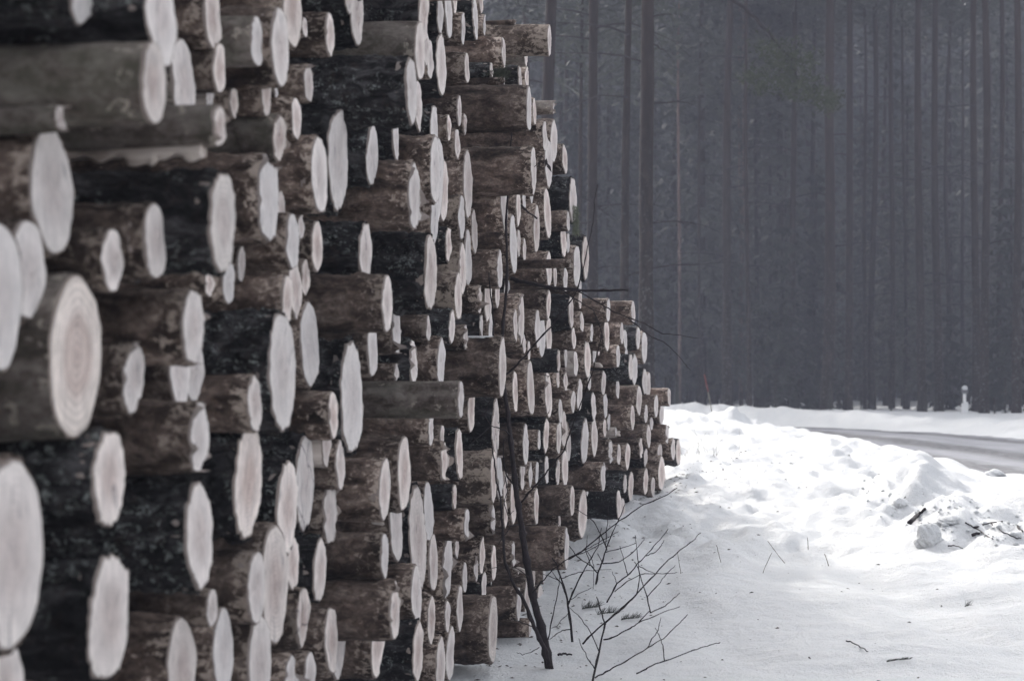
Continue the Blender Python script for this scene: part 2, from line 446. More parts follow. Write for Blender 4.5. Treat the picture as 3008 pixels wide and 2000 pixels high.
CATALOG = """
471 50 310 112 0 D|black lichen-covered log at the top left corner
446 245 235 72 0 G|long grey-brown log below the top left corner
536 240 250 72 480 G
641 372 135 42 215 Gs|greenish log jutting right over the bare split wood
600 452 84 40 215 Ps|split log with bare white underside at upper left
172 350 84 56 -20 Gs|stubby log with torn pale tip at upper left edge
150 560 365 110 -30 B|blurred log with tall white oval by the left edge
78 795 315 95 -30 B
-10 880 460 76 -80 B
653 654 300 102 200 Dr|black log with a dark pith spot in its end
454 712 232 72 200 B
328 765 195 100 130 B
222 1040 490 148 -60 Gr|biggest blurred log with a wide ringed end
566 960 245 85 290 Bs|brown log with scuffed white rim pointing right
393 1110 210 106 285 Bs
525 1090 230 72 446 B
568 1080 220 48 520 B
318 1402 325 108 20 D|dark log whose end has a low black knot
582 1288 215 68 370 Bs
32 1630 570 124 -420 B|huge pale end cut by the lower left edge
15 2010 290 110 -300 B
323 1810 410 120 70 D|dark log with tall speckled end near the bottom left
583 1577 320 84 370 D|lichen-black log with long pinkish end at lower left
534 1965 315 86 440 B|tall pointed white end on the bottom edge at left
620 50 190 50 527 B
642 203 145 30 555 B
755 123 158 45 640 G
822 140 235 58 645 B|long white end hanging over the gap near top left
857 20 240 55 790 B
781 280 125 30 660 B
683 305 95 38 655 B
612 285 75 40 570 Ps
818 405 150 45 660 Gs|mottled grey log with frayed end above the white lumps
869 350 130 32 800 B
808 270 34 14 780 B
905 243 112 45 850 Bs|rough sawn end under the top dark beam
967 100 130 36 880 B
893 80 60 26 860 B
937 515 235 34 805 B|brown log left of the tall pink oval
993 470 305 54 885 D|tall pink oval on a lichen-grey log
785 580 280 70 640 Bs|brown log with a wide white ragged end
822 625 140 26 790 B
858 710 170 28 720 B
882 668 75 28 860 B
930 722 152 24 870 B
895 815 110 35 870 B
866 850 180 32 845 B
841 878 145 28 700 B
668 825 145 58 600 B
706 775 105 24 690 B
613 830 85 44 570 B
828 1088 365 60 605 D|thick black log with a long slanting white end
908 1015 250 42 840 B
1033 1165 355 85 925 D|tall almond-shaped end left of the mossy log
747 1185 175 42 590 B
729 1407 355 92 600 D|large almond end on black lichen bark at lower left
976 1220 140 28 870 B
958 1305 135 17 900 P
998 1362 150 30 925 B
895 1420 295 62 850 Dc|cracked end with branching dark lines
843 1490 285 55 780 D
966 1508 185 44 925 Bs
858 1655 165 44 830 B
752 1725 215 66 615 B
806 1716 358 54 770 B|very tall narrow end near the bottom at left
760 1950 300 66 660 Bn|snow-dusted dark log above the bottom edge
939 1675 195 36 880 D|narrow end on speckled black bark at lower left
888 1812 178 36 835 Bc
621 1785 120 48 490 B
655 1910 255 50 570 B
972 1880 205 20 905 B
992 1905 182 40 960 B
850 1985 130 44 795 Bs
908 1985 150 32 875 B
1022 -20 130 26 920 D
1047 40 200 33 930 D|bluish white end with one dark knot at the top
1231 150 172 20 1060 G|smooth grey-brown log lying over the big black one
1206 267 210 27 915 D|long deeply fissured black log near the top
1226 312 155 20 1190 D
1243 40 180 32 1065 D
1250 140 120 15 1235 B
1263 177 122 15 1240 B
1292 40 120 12 1262 D
1295 190 190 32 1262 D|tall weathered white end at the top of the stack
1275 385 160 18 1240 D
1091 458 190 30 1020 D|isolated narrow white end on black bark
1161 415 115 26 1110 D
1215 570 205 34 1030 Bs|brown log with a bluish gnawed-looking end
1277 500 210 16 1175 B
1275 645 140 26 1240 B
1072 745 185 58 940 D|rounded white end sitting on the brown dotted log
1263 800 240 32 1100 D|thick black log with a very narrow end, mid pile
1135 890 168 33 905 B|brown log with a row of pale dots
1163 960 170 16 1110 Bs
1092 1030 155 38 1000 B
1212 1065 155 32 1170 Ds
1162 1095 60 22 1110 Bs
1295 1065 150 34 1225 B
1257 965 80 18 1220 B
1352 1172 108 34 1075 G|long mossy log in the middle of the pile
1383 1197 150 22 1345 B
1186 1388 228 40 1060 B|log under the mossy one with a tall smooth end
1127 1437 182 34 990 B
1162 1545 230 34 1120 B
1227 1580 335 45 1170 D|tallest bluish white end, lower middle
1257 1500 180 34 1230 B
1129 1635 140 28 955 B|dark brown log with dry streaks at the lower middle
1158 1790 180 30 950 Bs
1108 1887 205 36 1000 B|brown log with bright end near the bottom edge
1190 1765 150 30 1160 B
1222 1745 180 28 1140 B
1271 1655 175 26 1240 B
1266 1820 150 33 1230 B
1226 1915 185 40 1120 D|black speckled log with rounded end at the bottom
1293 1955 170 40 1250 B
1316 40 150 20 1295 B
1333 -10 100 16 1312 B
1360 85 95 16 1318 B
1370 200 95 14 1315 B
1394 55 130 8 1342 D
1412 0 90 14 1398 B
1422 75 62 6 1397 B
1613 119 92 12 1420 Bp|patchy log jutting far out at the top right
1512 67 18 9 1425 Bs
1478 156 88 14 1393 B|brown log just under the longest jutting log
1543 160 70 7 1484 Gp
1442 210 55 12 1373 D
1480 245 40 22 1370 Bs
1526 230 75 20 1440 D
1547 230 75 10 1527 B
1553 320 138 22 1355 B|thick brown log against the forest, upper right
1347 325 90 18 1310 B
1364 366 66 13 1320 B
1317 375 80 14 1290 B
1624 315 42 20 1560 Gs|thin stick-like log poking out over the forest
1569 330 82 11 1555 B
1600 400 95 24 1560 B
1626 415 130 24 1600 B
1282 530 270 18 1245 B|very narrow tall white end, upper middle
1303 560 190 20 1285 B
1342 425 95 32 1300 Bc
1373 540 205 9 1345 B
1567 500 140 26 1375 B|thick brown log behind the upward sapling twig
1479 600 155 24 1375 B|grey-topped brown log cut by the sapling stem
1355 640 140 20 1312 Bp|blotchy log with peeling bark, middle of pile
1393 682 130 16 1365 B
1316 720 112 16 1285 D
1374 760 175 14 1357 B
1357 790 160 10 1325 Bp
1522 608 115 14 1490 B
1508 720 185 24 1480 B
1538 575 80 18 1520 B
1560 572 60 18 1545 B
1608 628 155 32 1557 B|pink oval end near the right edge of the pile
1575 672 135 38 1525 B
1612 480 150 30 1590 B
1523 715 82 12 1510 B
1540 735 70 14 1525 B
1672 774 26 22 1505 Bs|splintered pale log above the dead branch
1467 790 120 22 1380 B
1433 865 160 24 1390 B
1346 870 150 22 1275 Bp|mottled log with flaking pale bark, mid pile
1407 880 90 22 1357 Bs
1413 960 75 10 1355 D
1440 960 85 18 1420 B
1327 960 110 28 1270 D
1366 990 75 18 1340 Bs
1475 1080 180 16 1335 Bn|broad brown log behind the sapling fork
1460 855 105 16 1445 B
1530 935 160 28 1455 Bs|pale split end right of the sapling, mid pile
1513 955 100 16 1450 B
1578 965 120 12 1540 B
1592 990 125 26 1562 B
1611 985 110 16 1595 B
1538 1010 60 12 1520 B
1553 1030 60 12 1530 B
1610 895 95 10 1550 B
1558 1140 170 26 1485 B|tall pinkish end just right of the sapling
1513 1150 125 24 1485 B
1608 1155 125 18 1570 Bs
1455 1190 100 22 1410 D
1640 1060 70 6 1575 D
1264 1265 90 22 1190 B
1297 1285 75 26 1270 B
1303 1352 118 28 1205 Bs
1347 1333 150 25 1310 D|lone oval end on black bark below the mossy log
1455 1255 175 26 1395 Dc
1450 1400 160 22 1345 Bp|thick flaking brown log left of the sapling
1466 1400 150 18 1455 Bs
1333 1460 80 14 1270 D
1370 1540 95 28 1275 Bs|brown log with squared white end at lower middle
1446 1525 90 22 1380 Bs
1483 1430 90 16 1472 B
1508 1465 150 26 1482 B
1484 1510 80 18 1468 B
1543 1305 120 30 1500 Bc
1533 1385 110 16 1512 Bs
1557 1395 75 10 1537 B
1576 1390 70 10 1562 B
1582 1292 60 12 1557 B
1603 1280 110 14 1587 D
1641 1285 95 14 1612 B
1605 1380 85 12 1577 D
1638 1388 80 10 1607 D
1575 1487 108 24 1525 B
1680 1470 92 16 1587 B|brown log with chipped end beside the lower bush
1642 1530 45 16 1605 B
1663 1610 135 22 1500 B|thick bottom log behind the sapling stem
1415 1630 110 16 1382 B
1397 1670 85 28 1350 Bs
1421 1725 100 20 1395 D
1364 1695 90 14 1330 B
1350 1787 145 24 1310 B
1312 1670 195 34 1287 Bs|splintered tall end at the lower middle
1342 1605 75 13 1322 B
1322 1920 170 28 1287 B
1313 1810 100 18 1282 B
1395 1837 125 22 1365 B
1446 1850 205 52 1340 Br|wide round end resting low on the snow
1450 1650 110 22 1422 B
1507 1625 80 14 1482 Bs
1522 1775 100 22 1460 B
1522 1650 75 12 1507 B
1548 1755 125 24 1527 B
1556 1850 75 12 1472 Bn|bottom log with snow on it beside the sapling base
1587 1775 125 24 1562 B
1567 1690 70 16 1550 B
1597 1690 50 9 1580 B
1658 468 88 16 1632 B
1683 590 140 20 1628 D|black log with a green lichen beard
1668 650 62 10 1622 B
1655 705 105 18 1622 D
1668 715 60 8 1657 B
1719 757 128 18 1665 D|black log with tall end against the forest
1694 778 125 26 1662 B
1660 820 75 24 1627 B
1630 812 70 20 1602 B
1612 790 100 18 1592 B
1702 845 60 12 1682 B
1786 910 72 16 1708 B|dark log at the top step of the far end
1859 918 68 9 1793 B
1677 917 105 14 1615 D
1703 880 55 12 1682 B
1708 945 62 10 1685 B
1684 993 68 22 1620 B
1737 977 52 13 1700 B
1781 985 95 22 1715 B
1826 978 66 9 1790 B
1836 997 60 12 1824 B
1873 995 72 14 1838 D
1892 1020 100 22 1872 B|pink end at the upper step of the far right
1757 1010 70 16 1742 B
1725 1055 118 22 1697 B
1745 1040 62 14 1732 B
1815 1045 70 16 1755 B
1839 1050 56 10 1827 B
1852 1078 78 20 1770 Dr|black log with a bull's-eye ringed end
1864 1085 95 16 1852 D
1893 1120 80 22 1872 D
1904 1130 80 14 1892 B
1772 1125 72 20 1740 B
1813 1140 62 12 1783 B
1877 1177 92 24 1815 B|brown log with slanting oval end, far right
1661 1048 65 10 1642 B
1638 1110 60 6 1602 B
1690 1068 80 24 1665 P|barkless knobbly log near the far end
1660 1117 70 8 1642 Bs
1702 1160 95 14 1667 B
1730 1120 60 18 1714 B
1683 1180 68 14 1650 B
1743 1192 85 16 1708 D
1778 1190 75 12 1752 B
1965 1165 54 10 1908 B|rightmost log end touching the snowy background
1927 1192 66 15 1890 B
1943 1217 70 18 1922 B
1858 1226 74 20 1785 B|brown log with leaning oval end at far right
1897 1215 58 18 1870 B
1913 1242 40 14 1892 B
1905 1280 74 18 1865 B
1958 1275 60 12 1915 Bs
1808 1270 30 16 1782 Ps
1717 1297 145 12 1665 D|tall black log with razor-thin end, far part
1745 1280 118 24 1722 B
1776 1257 58 10 1752 B
1788 1240 50 18 1776 B
1645 1207 75 8 1620 B
1656 1260 110 12 1642 Bs
1640 1290 90 14 1607 B
1610 1160 150 16 1592 B
1658 1375 110 18 1637 B
1670 1312 85 12 1657 B
1700 1335 68 10 1674 Gp
1792 1327 72 16 1762 Bs
1817 1335 62 22 1802 Bs
1843 1339 80 25 1815 B|round pale end in the lowest rows at far right
1882 1315 60 16 1857 Bs
1896 1344 60 20 1860 D
1937 1335 75 26 1908 Bs
1943 1390 105 32 1905 B|wide paired end low at the far right
1977 1320 64 20 1955 B
1993 1328 80 20 1962 D|last snow-capped log at the far right end
1773 1380 50 14 1722 Bs
1770 1405 76 14 1672 B|long brown log low in the far part
1835 1420 58 14 1782 D
1853 1428 95 12 1840 D
1896 1414 84 16 1858 B
1917 1430 64 10 1900 B
1817 1480 86 24 1725 D|thick black log lying on the sunlit snow edge
1828 1505 90 18 1812 B
1711 1510 145 28 1662 B|tall pale end standing on the shaded snow
1724 1440 34 16 1702 B
"""
# ------------------------------------------------------------------ the log pile
LOGS = []
for ln in CATALOG.strip().splitlines():
    a, _, name = ln.partition('|')
    q = a.split()
    t = q[5]
    LOGS.append(dict(cx=float(q[0]), cy=float(q[1]), h=float(q[2]), w=float(q[3]), xl=float(q[4]), t=t[0], fl=t[1:], name=name.strip()))

def zw(px):
    if px <= 1500: return 1.3 * F / (2226 - px)
    return float(np.interp(px, [1500, 1595, 1700, 1824, 1990, 2050], [11.22, 12.6, 13.9, 15.6, 18.0, 18.8]))
ZT = np.linspace(-60, 2050, 800); ZZ = np.array([zw(p) for p in ZT]); XX = (ZT - 1504) / F * ZZ
def xw(z):
    if z < ZZ[0]: return XX[0] + (z - ZZ[0]) * .1152
    if z > ZZ[-1]: return XX[-1] + (z - ZZ[-1]) * .23
    return float(np.interp(z, ZZ, XX))
def alpha(z): return math.atan((xw(z + .4) - xw(z - .4)) / .8)

for L in LOGS:
    L['z'] = zw(min(L['xl'], 2040)) + .5 * L['h'] / F * zw(L['xl'])
N = len(LOGS)
cx = np.array([L['cx'] for L in LOGS]); cy = np.array([L['cy'] for L in LOGS]); hh = np.array([L['h'] for L in LOGS])
z = np.array([L['z'] for L in LOGS]); z0 = z.copy()
for it in range(80):                      # settle the logs so that neighbours do not sink into each other
    Yv = (1148 - cy) / F * z; R = hh / F * z / 2
    dz = z[None, :] - z[:, None]; dy = Yv[None, :] - Yv[:, None]
    D = np.hypot(dz, dy); need = (R[None, :] + R[:, None]) * .93
    ov = np.clip(need - D, 0, None); np.fill_diagonal(ov, 0)
    sg = np.sign(z0[None, :] - z0[:, None]); sg = np.where(sg == 0, np.sign(np.arange(N)[None, :] - np.arange(N)[:, None]), sg)
    want = np.sqrt(np.clip(need ** 2 - dy ** 2, 0, None))
    push = np.where(ov > 0, np.clip(want - dz * sg, 0, None), 0) * sg * .10
    z = z - push.sum(1)
    z = np.clip(z, z0 - .45 * (z0 / 10) ** .5, z0 + .45 * (z0 / 10) ** .5)
for L, q in zip(LOGS, z): L['z'] = float(q)
zb = [L['z'] for L in LOGS if L['name'].startswith('black log with a dark pith')][0]
for L in LOGS:
    if L['name'].startswith('split log'): L['z'] = zb - .10

def fur(rs, n, fx, fm, pw=1.0):
    kx = rs.uniform(-fx, fx, n); mm = rs.randint(0, fm + 1, n); ph = rs.uniform(0, 2 * PI, n)
    am = 1.0 / (1 + (np.abs(kx) / fx * 2 + mm / fm * 2)) ** pw
    am /= np.sqrt((am ** 2).sum() * .5)
    def f(x, th):
        o = 0
        for a, b, c, d in zip(kx, mm, ph, am): o = o + d * np.sin(a * x + b * th + c)
        return o
    return f

def log_mesh(R, vis, length, t, fl, tilt, seed, lod):
    """returns (bark mesh data, cut end mesh data); local +X points out of the pile, cut at x=0"""
    rs = np.random.RandomState(seed)
    n = {0: 72, 1: 48, 2: 30}[lod]
    st = {0: .010, 1: .016, 2: .03}[lod]
    xsn = list(np.arange(0, min(vis + .12, length - .4), st)) + list(np.linspace(min(vis + .12, length - .4), length, 5))
    xa = -np.array(xsn); th = np.linspace(0, 2 * PI, n, endpoint=False)
    Xg, Tg = np.meshgrid(xa, th, indexing='ij')
    out = fur(rs, 5, .3, 4); big = fur(rs, 8, 6, 4)
    r = 1 + .035 * out(Xg * 0, Tg) + .012 * big(Xg, Tg)
    if t == 'D':
        a = fur(rs, 26, 75, 15, .35)(Xg, Tg); b = fur(rs, 20, 220, 28, .3)(Xg, Tg); g_ = fur(rs, 18, 38, 13, .3)(Xg, Tg)
        plate = 1 - np.clip(np.abs(g_) * 2.2, 0, 1)          # fissures where the field crosses zero
        d = .045 * np.tanh(a * 1.2) + .022 * b - .10 * plate
        bt = .055
    elif t == 'B':
        a = fur(rs, 22, 60, 9, .5)(Xg, Tg); b = fur(rs, 20, 200, 24, .3)(Xg, Tg)
        d = .020 * a + .011 * b; bt = .03
    elif t == 'G':
        a = fur(rs, 20, 40, 8, .6)(Xg, Tg); b = fur(rs, 16, 140, 20, .3)(Xg, Tg); d = .016 * a + .006 * b; bt = .02
    else:
        a = fur(rs, 20, 30, 10, .6)(Xg, Tg); d = .03 * a; bt = .012
    # a couple of branch knots
    for _ in range(rs.randint(0, 3)):
        kx = -rs.uniform(.03, max(.08, vis)); kt = rs.uniform(0, 2 * PI); ks = rs.uniform(.012, .022)
        dt = np.angle(np.exp(1j * (Tg - kt))) * R
        d = d + .16 * np.exp(-((Xg - kx) ** 2 + dt ** 2) / ks ** 2)
    edge0 = 1 + .035 * out(th * 0, th) + .012 * big(th * 0, th)
    chip = np.zeros(n)
    if 's' in fl:
        for _ in range(rs.randint(1, 3)):
            c0 = rs.uniform(0, 2 * PI); wd = rs.uniform(.25, .6)
            chip = np.maximum(chip, rs.uniform(.10, .24) * np.exp(-(np.angle(np.exp(1j * (th - c0))) / wd) ** 2))
    r = r + d
    fade = np.exp(Xg / .03)
    r = r - chip[None, :] * fade
    ty, tz = tilt
    jag = fur(rs, 14, .1, 18, .2)(th * 0, th) * .0020
    if 's' in fl:
        jag = jag + fur(rs, 10, .1, 7, .2)(th * 0, th) * .004
        for _ in range(rs.randint(2, 6)):           # a few torn slivers standing out of the cut
            jag = jag + rs.uniform(.008, .03) * np.exp(-(np.angle(np.exp(1j * (th - rs.uniform(0, 2 * PI)))) / rs.uniform(.08, .22)) ** 2)
        ch_ = fur(rs, 16, .1, 26, .1)(th * 0, th); chip = np.maximum(0, chip + .03 * ch_)
    Yb = R * r * np.sin(Tg); Zb = R * r * np.cos(Tg)
    cut = -(Yb[0] * ty + Zb[0] * tz)
    sh = np.exp(Xg / max(.08, R))
    Xb = Xg + (cut + jag * .4 - .001)[None, :] * sh
    V = np.stack([Xb, Yb, Zb], -1).reshape(-1, 3)
    m = len(xa)
    # close the far end
    V = np.vstack([V, [[-length, 0, 0]]])
    ii = np.arange(m * n).reshape(m, n); j2 = np.roll(ii, -1, 1)
    Fq = np.stack([ii[:-1], ii[1:], j2[1:], j2[:-1]], -1).reshape(-1, 4).tolist()
    Fq += [(int(ii[-1, k]), m * n, int(j2[-1, k])) for k in range(n)]
    # cut end: disc with the outline of the wood under the bark
    fr = [1.0, .985, .95, .88, .75, .6, .45, .3, .15]
    ro = (edge0 * (1 - bt) + d[0] * .55 - chip)
    Vc = []; rn = []
    sur = fur(rs, 10, .1, 7, .4)
    rsn = fur(rs, 10, 30, 5, .4)
    for i, f_ in enumerate(fr):
        y_ = R * ro * f_ * np.sin(th); z_ = R * ro * f_ * np.cos(th)
        x_ = -(y_ * ty + z_ * tz) + .0015 * rsn(np.full(n, f_ * .3), th) + (jag if i == 0 else jag * .5 * (i == 1)) + .0015 * (i > 0) + .0015
        Vc.append(np.stack([x_, y_, z_], -1)); rn.append(np.full(n, f_))
    Vc = np.vstack(Vc + [np.array([[.003, 0, 0]])]); rn = np.concatenate(rn + [np.array([0.])])
    # skirt going back under the bark so that the end has body
    y_ = R * ro * .99 * np.sin(th); z_ = R * ro * .99 * np.cos(th)
    sk = np.stack([-(y_ * ty + z_ * tz) - .03, y_, z_], -1); k0 = len(Vc)
    Vc = np.vstack([Vc, sk]); rn = np.concatenate([rn, np.full(n, 1.0)])
    c = len(fr); ii = np.arange(c * n).reshape(c, n); j2 = np.roll(ii, -1, 1)
    Fc = np.stack([ii[:-1], j2[:-1], j2[1:], ii[1:]], -1).reshape(-1, 4).tolist()
    Fc += [(int(ii[-1, k]), int(j2[-1, k]), c * n) for k in range(n)]
    Fc += [(k0 + k, k0 + (k + 1) % n, (k + 1) % n, k) for k in range(n)]
    return (V, Fq), (Vc, Fc, rn)

def mesh_from(name, V, Fq, rn=None):
    me = bpy.data.meshes.new(name); me.from_pydata(V.tolist(), [], [tuple(map(int, f)) for f in Fq]); me.update(); smooth(me)
    if rn is not None:
        at = me.attributes.new('rn', 'FLOAT', 'POINT'); at.data.foreach_set('value', rn)
    return me

# --- size, pose
for L in LOGS:
    zc = L['z']; phi = math.atan((L['cx'] - 1504) / F)
    ratio = min(.62, max(.03, L['w'] / L['h']))
    psi_c = phi + math.asin(ratio)
    al = alpha(zc)
    pb = al + max(-.10, min(.16, .55 * (psi_c - al)))
    L['psi'] = pb; L['tilt_y'] = math.tan(max(-.45, min(.45, psi_c - pb)))
    L['R'] = L['h'] / F * zc / 2
    L['vis'] = max(.03, (L['cx'] - max(L['xl'], -80)) / F * zc * 1.02)
    L['loc'] = P(L['cx'], L['cy'], zc)
    L['area'] = L['h'] * (L['w'] * .8 + max(0, L['cx'] - max(0, L['xl'])))
order = sorted(range(N), key=lambda i: -LOGS[i]['area'])
SOLO = set(order[:300]) | {i for i in range(N) if LOGS[i]['name']}

# --- words for every log
def size_word(d): return 'slim' if d < .125 else 'medium' if d < .19 else 'thick' if d < .27 else 'very thick'
def bark_word(L):
    b = {'D': 'black-barked', 'B': 'brown', 'G': 'grey-barked', 'P': 'barkless'}[L['t']]
    return 'peeling brown' if 'p' in L['fl'] and L['t'] == 'B' else b
def end_word(L):
    if 's' in L['fl']: return 'frayed end'
    if 'c' in L['fl']: return 'cracked end'
    if 'n' in L['fl']: return 'snow-dusted top'
    r = L['w'] / L['h']
    return 'narrow end' if r < .14 else 'oval end' if r < .24 else 'roundish end'
marks = [i for i in range(N) if LOGS[i]['name']]
DIRS = ['right of', 'above right of', 'above', 'above left of', 'left of', 'below left of', 'below', 'below right of']
slot = {}
for i in range(N):
    if LOGS[i]['name']: continue
    best = None
    for j in marks:
        dx = LOGS[i]['cx'] - LOGS[j]['cx']; dy = LOGS[j]['cy'] - LOGS[i]['cy']
        d = math.hypot(dx * 2.2, dy) / (1 + .004 * LOGS[j]['h'])
        k = int(round(math.atan2(dy, dx * 1.6) / (PI / 4))) % 8
        if best is None or d < best[0]: best = (d, j, k)
    slot.setdefault((best[1], best[2]), []).append((best[0], i))
ORD = ['nearest', 'second', 'third', 'fourth', 'fifth', 'sixth', 'seventh']
for (j, k), lst in slot.items():
    lst.sort()
    for q, (d, i) in enumerate(lst):
        L = LOGS[i]
        pre = ORD[q] + ' ' if q else ''
        tail = ', ' + DIRS[k] + ' the ' + LOGS[j]['name']
        sz, bk, en = size_word(2 * L['R']), bark_word(L), end_word(L)
        for lab in (pre + sz + ' ' + bk + ' log with ' + en, pre + bk + ' log with ' + en, pre + sz + ' ' + bk + ' log', pre + bk + ' log', pre + 'log'):
            if len((lab + tail).split()) <= 16: break
        L['label'] = lab + tail
seen = set()
for i in range(N):
    L = LOGS[i]
    if L['name']: L['label'] = L['name']
    if L['label'] in seen or len(L['label'].split()) > 16: print('LABEL?', L['label'])
    seen.add(L['label'])

GROUP = 'cut logs stacked in the pile'
SNOWCAP = SNOW
stuffB = {k: [] for k in 'DBGP'}; stuffW = []
for i, L in enumerate(LOGS):
    far = L['z']
    lod = 0 if L['h'] > 200 else 1 if L['h'] > 95 else 2
    if i not in SOLO: lod = 2
    length = 2.6
    jit = random.Random(i)
    (V, Fq), (Vc, Fc, rn) = log_mesh(L['R'], L['vis'], length, L['t'], L['fl'], (L['tilt_y'], jit.uniform(-.04, .04)), 100 + i, lod)
    # local frame: +X outwards, +Y away from the camera side, +Z up
    c, s = math.cos(L['psi']), math.sin(L['psi'])
    mat = Matrix(((c, s, 0, L['loc'].x), (-s, c, 0, L['loc'].y), (0, 0, 1, L['loc'].z), (0, 0, 0, 1)))
    kb = 'Bp' if (L['t'] == 'B' and 'p' in L['fl']) else L['t']
    if L['name'].startswith('split log'):
        rsx = np.random.RandomState(4); nn = 120; Vp = []; Fp = []; Ln = L['vis'] + .05; Rp = L['R']
        jg = fur(rsx, 16, 70, 1, .3); jg2 = fur(rsx, 14, 160, 1, .3)
        for q in range(nn + 1):
            xq = -Ln * q / nn; e1 = float(jg(np.array(xq), np.array(0.))); e2 = float(jg2(np.array(xq), np.array(0.)))
            low = -Rp * (.42 + .40 * max(-.6, min(1.4, e1)) + .20 * e2)
            for (yy, zz_) in ((.55, .75), (-.35, .80), (-.80, .25), (-.88, -.05), (-.62, low / Rp), (-.40, low / Rp + .02), (.45, -.1)):
                Vp.append((xq, yy * Rp, zz_ * Rp + .0))
        for q in range(nn):
            for k in range(7): Fp.append((q * 7 + k, q * 7 + (k + 1) % 7, q * 7 + 7 + (k + 1) % 7, q * 7 + 7 + k))
        Fp.append(tuple(range(6, -1, -1))); Fp.append(tuple(nn * 7 + k for k in range(7)))
        o = obj('log', mesh_from('log', np.array(Vp), Fp), SPLIT); o.matrix_world = mat; L['o'] = o
        tag(o, L['label'], 'log', GROUP)
        continue
    if i in SOLO:
        o = obj('log', mesh_from('log', V, Fq), BARK[kb]); o.matrix_world = mat
        tag(o, L['label'], 'log', GROUP)
        e = obj('cut_end', mesh_from('cut_end', Vc, Fc, rn), WOOD['r' if 'r' in L['fl'] else 'c' if 'c' in L['fl'] else 'n'], o)
        L['o'] = o
    else:
        stuffB[L['t']].append((V, Fq, mat)); stuffW.append((Vc, Fc, rn, mat))
# snow lying along the tops of some logs, as a part of the log it lies on
def snow_ridge(L, i, x0, x1, wdeg=38):
    rs = np.random.RandomState(900 + i); R = L['R']
    m = max(6, int((x1 - x0) / .02)); n = 12; V = []; Fq = []
    f = fur(rs, 12, 40, 4, .5)
    for a in range(m + 1):
        u = a / m; x = x0 + (x1 - x0) * u
        hw = math.radians(wdeg) * max(.05, math.sin(PI * u) ** .4 * (1 + .35 * float(f(np.array(x), np.array(0.)))))
        for b in range(n + 1):
            v = b / n * 2 - 1; t = v * hw
            th_ = (1 - v * v) ** .6 * .007 * math.sin(PI * u) ** .3 * (1 + .4 * float(f(np.array(x), np.array(t * 6))))
            rr = R * (1.0 + (.035 if L['t'] == 'D' else .02)) + th_ - .004
            V.append((-x, rr * math.sin(t), rr * math.cos(t)))
    for a in range(m):
        for b in range(n):
            q = a * (n + 1) + b; Fq.append((q, q + 1, q + n + 2, q + n + 1))
    me = bpy.data.meshes.new('snow_ridge'); me.from_pydata(V, [], Fq); me.update(); smooth(me)
    obj('snow_ridge', me, SNOW, L['o'])
for i, L in enumerate(LOGS):
    if 'n' in L['fl'] and 'o' in L:
        snow_ridge(L, i, .015, max(.10, L['vis'] * .85), 15)

# logs deep inside the stack, which show only through the gaps
def in_pile(zc, Yc):
    Yv = (1148 - cy) / F * z; Rr = hh / F * z / 2
    return bool((np.hypot(z - zc, Yv - Yc) < Rr + .05).any())
rg = random.Random(5)
row = 0; zc = 1.2
tops = lambda q: float(np.interp(q, [0, 9.6, 10.6, 11.5, 13, 14.2, 15.2, 17, 18.5, 19], [2.0, 2.0, 1.5, 1.2, .85, .45, .15, -.1, -.4, -.6]))
def deepfill(zc, Yc, R, p, lod=2, L_=2.2):
    al = alpha(zc) + rg.uniform(-.03, .03); xx = xw(zc) + p * math.cos(al); yy = zc - p * math.sin(al)
    t = rg.choice('DBBD'); fl = ''
    (V, Fq), (Vc, Fc, rn) = log_mesh(R, .25, L_, t, fl, (rg.uniform(-.1, .15), rg.uniform(-.05, .05)), rg.randrange(10 ** 6), lod)
    c, s = math.cos(al), math.sin(al)
    mat = Matrix(((c, s, 0, xx), (-s, c, 0, yy), (0, 0, 1, Yc + CAMH), (0, 0, 0, 1)))
    stuffB[t].append((V, Fq, mat)); stuffW.append((Vc, Fc, rn, mat))
while zc < 18.8:
    Yc = -CAMH + .12; k = 0
    while Yc < tops(zc):
        R = rg.uniform(.075, .115); zz = zc + (.1 if k % 2 else 0); 
        pyy = 1148 - Yc / zz * F; pxx = 1504 + xw(zz) / zz * F
        off = pyy < -60 or pxx < -150
        if off: deepfill(zz, Yc, R, rg.uniform(-.15, .15))
        elif Yc > G(xw(zz), zz) - CAMH + .06 and in_pile(zz, Yc): deepfill(zz, Yc, R, rg.uniform(-.50, -.12))
        Yc += .185; k += 1
    zc += .205
def join(items):
    Vs = []; Fs = []; R_ = []; b = 0
    for it in items:
        V, Fq = it[0], it[1]; mt = np.array(it[-1])
        Vs.append(V @ mt[:3, :3].T + mt[:3, 3]); Fs += [tuple(int(q) + b for q in f) for f in Fq]; b += len(V)
        if len(it) == 4: R_.append(it[2])
    return np.vstack(Vs), Fs, (np.concatenate(R_) if R_ else None)
allV = []; allF = []; allM = []; allR = []; b = 0
for mi, k in enumerate('DBGP'):
    if stuffB[k]:
        V, Fq, _ = join(stuffB[k]); allV.append(V); allF += [tuple(q + b for q in f) for f in Fq]; allM += [mi] * len(Fq); allR.append(np.zeros(len(V))); b += len(V)
V, Fq, R_ = join(stuffW); allV.append(V); allF += [tuple(q + b for q in f) for f in Fq]; allM += [4] * len(Fq); allR.append(R_)
me = mesh_from('deep_logs', np.vstack(allV), allF, np.concatenate(allR))
o = obj('deep_logs', me, [BARK['D'], BARK['B'], BARK['G'], BARK['P'], WOOD['n']])
me.polygons.foreach_set('material_index', allM)
tag(o, 'logs deeper in the stack seen only through its gaps', 'logs', None, 'stuff')
# ------------------------------------------------------------------ small things on and by the pile
def find(name):
    for L in LOGS:
        if L['name'] == name: return L
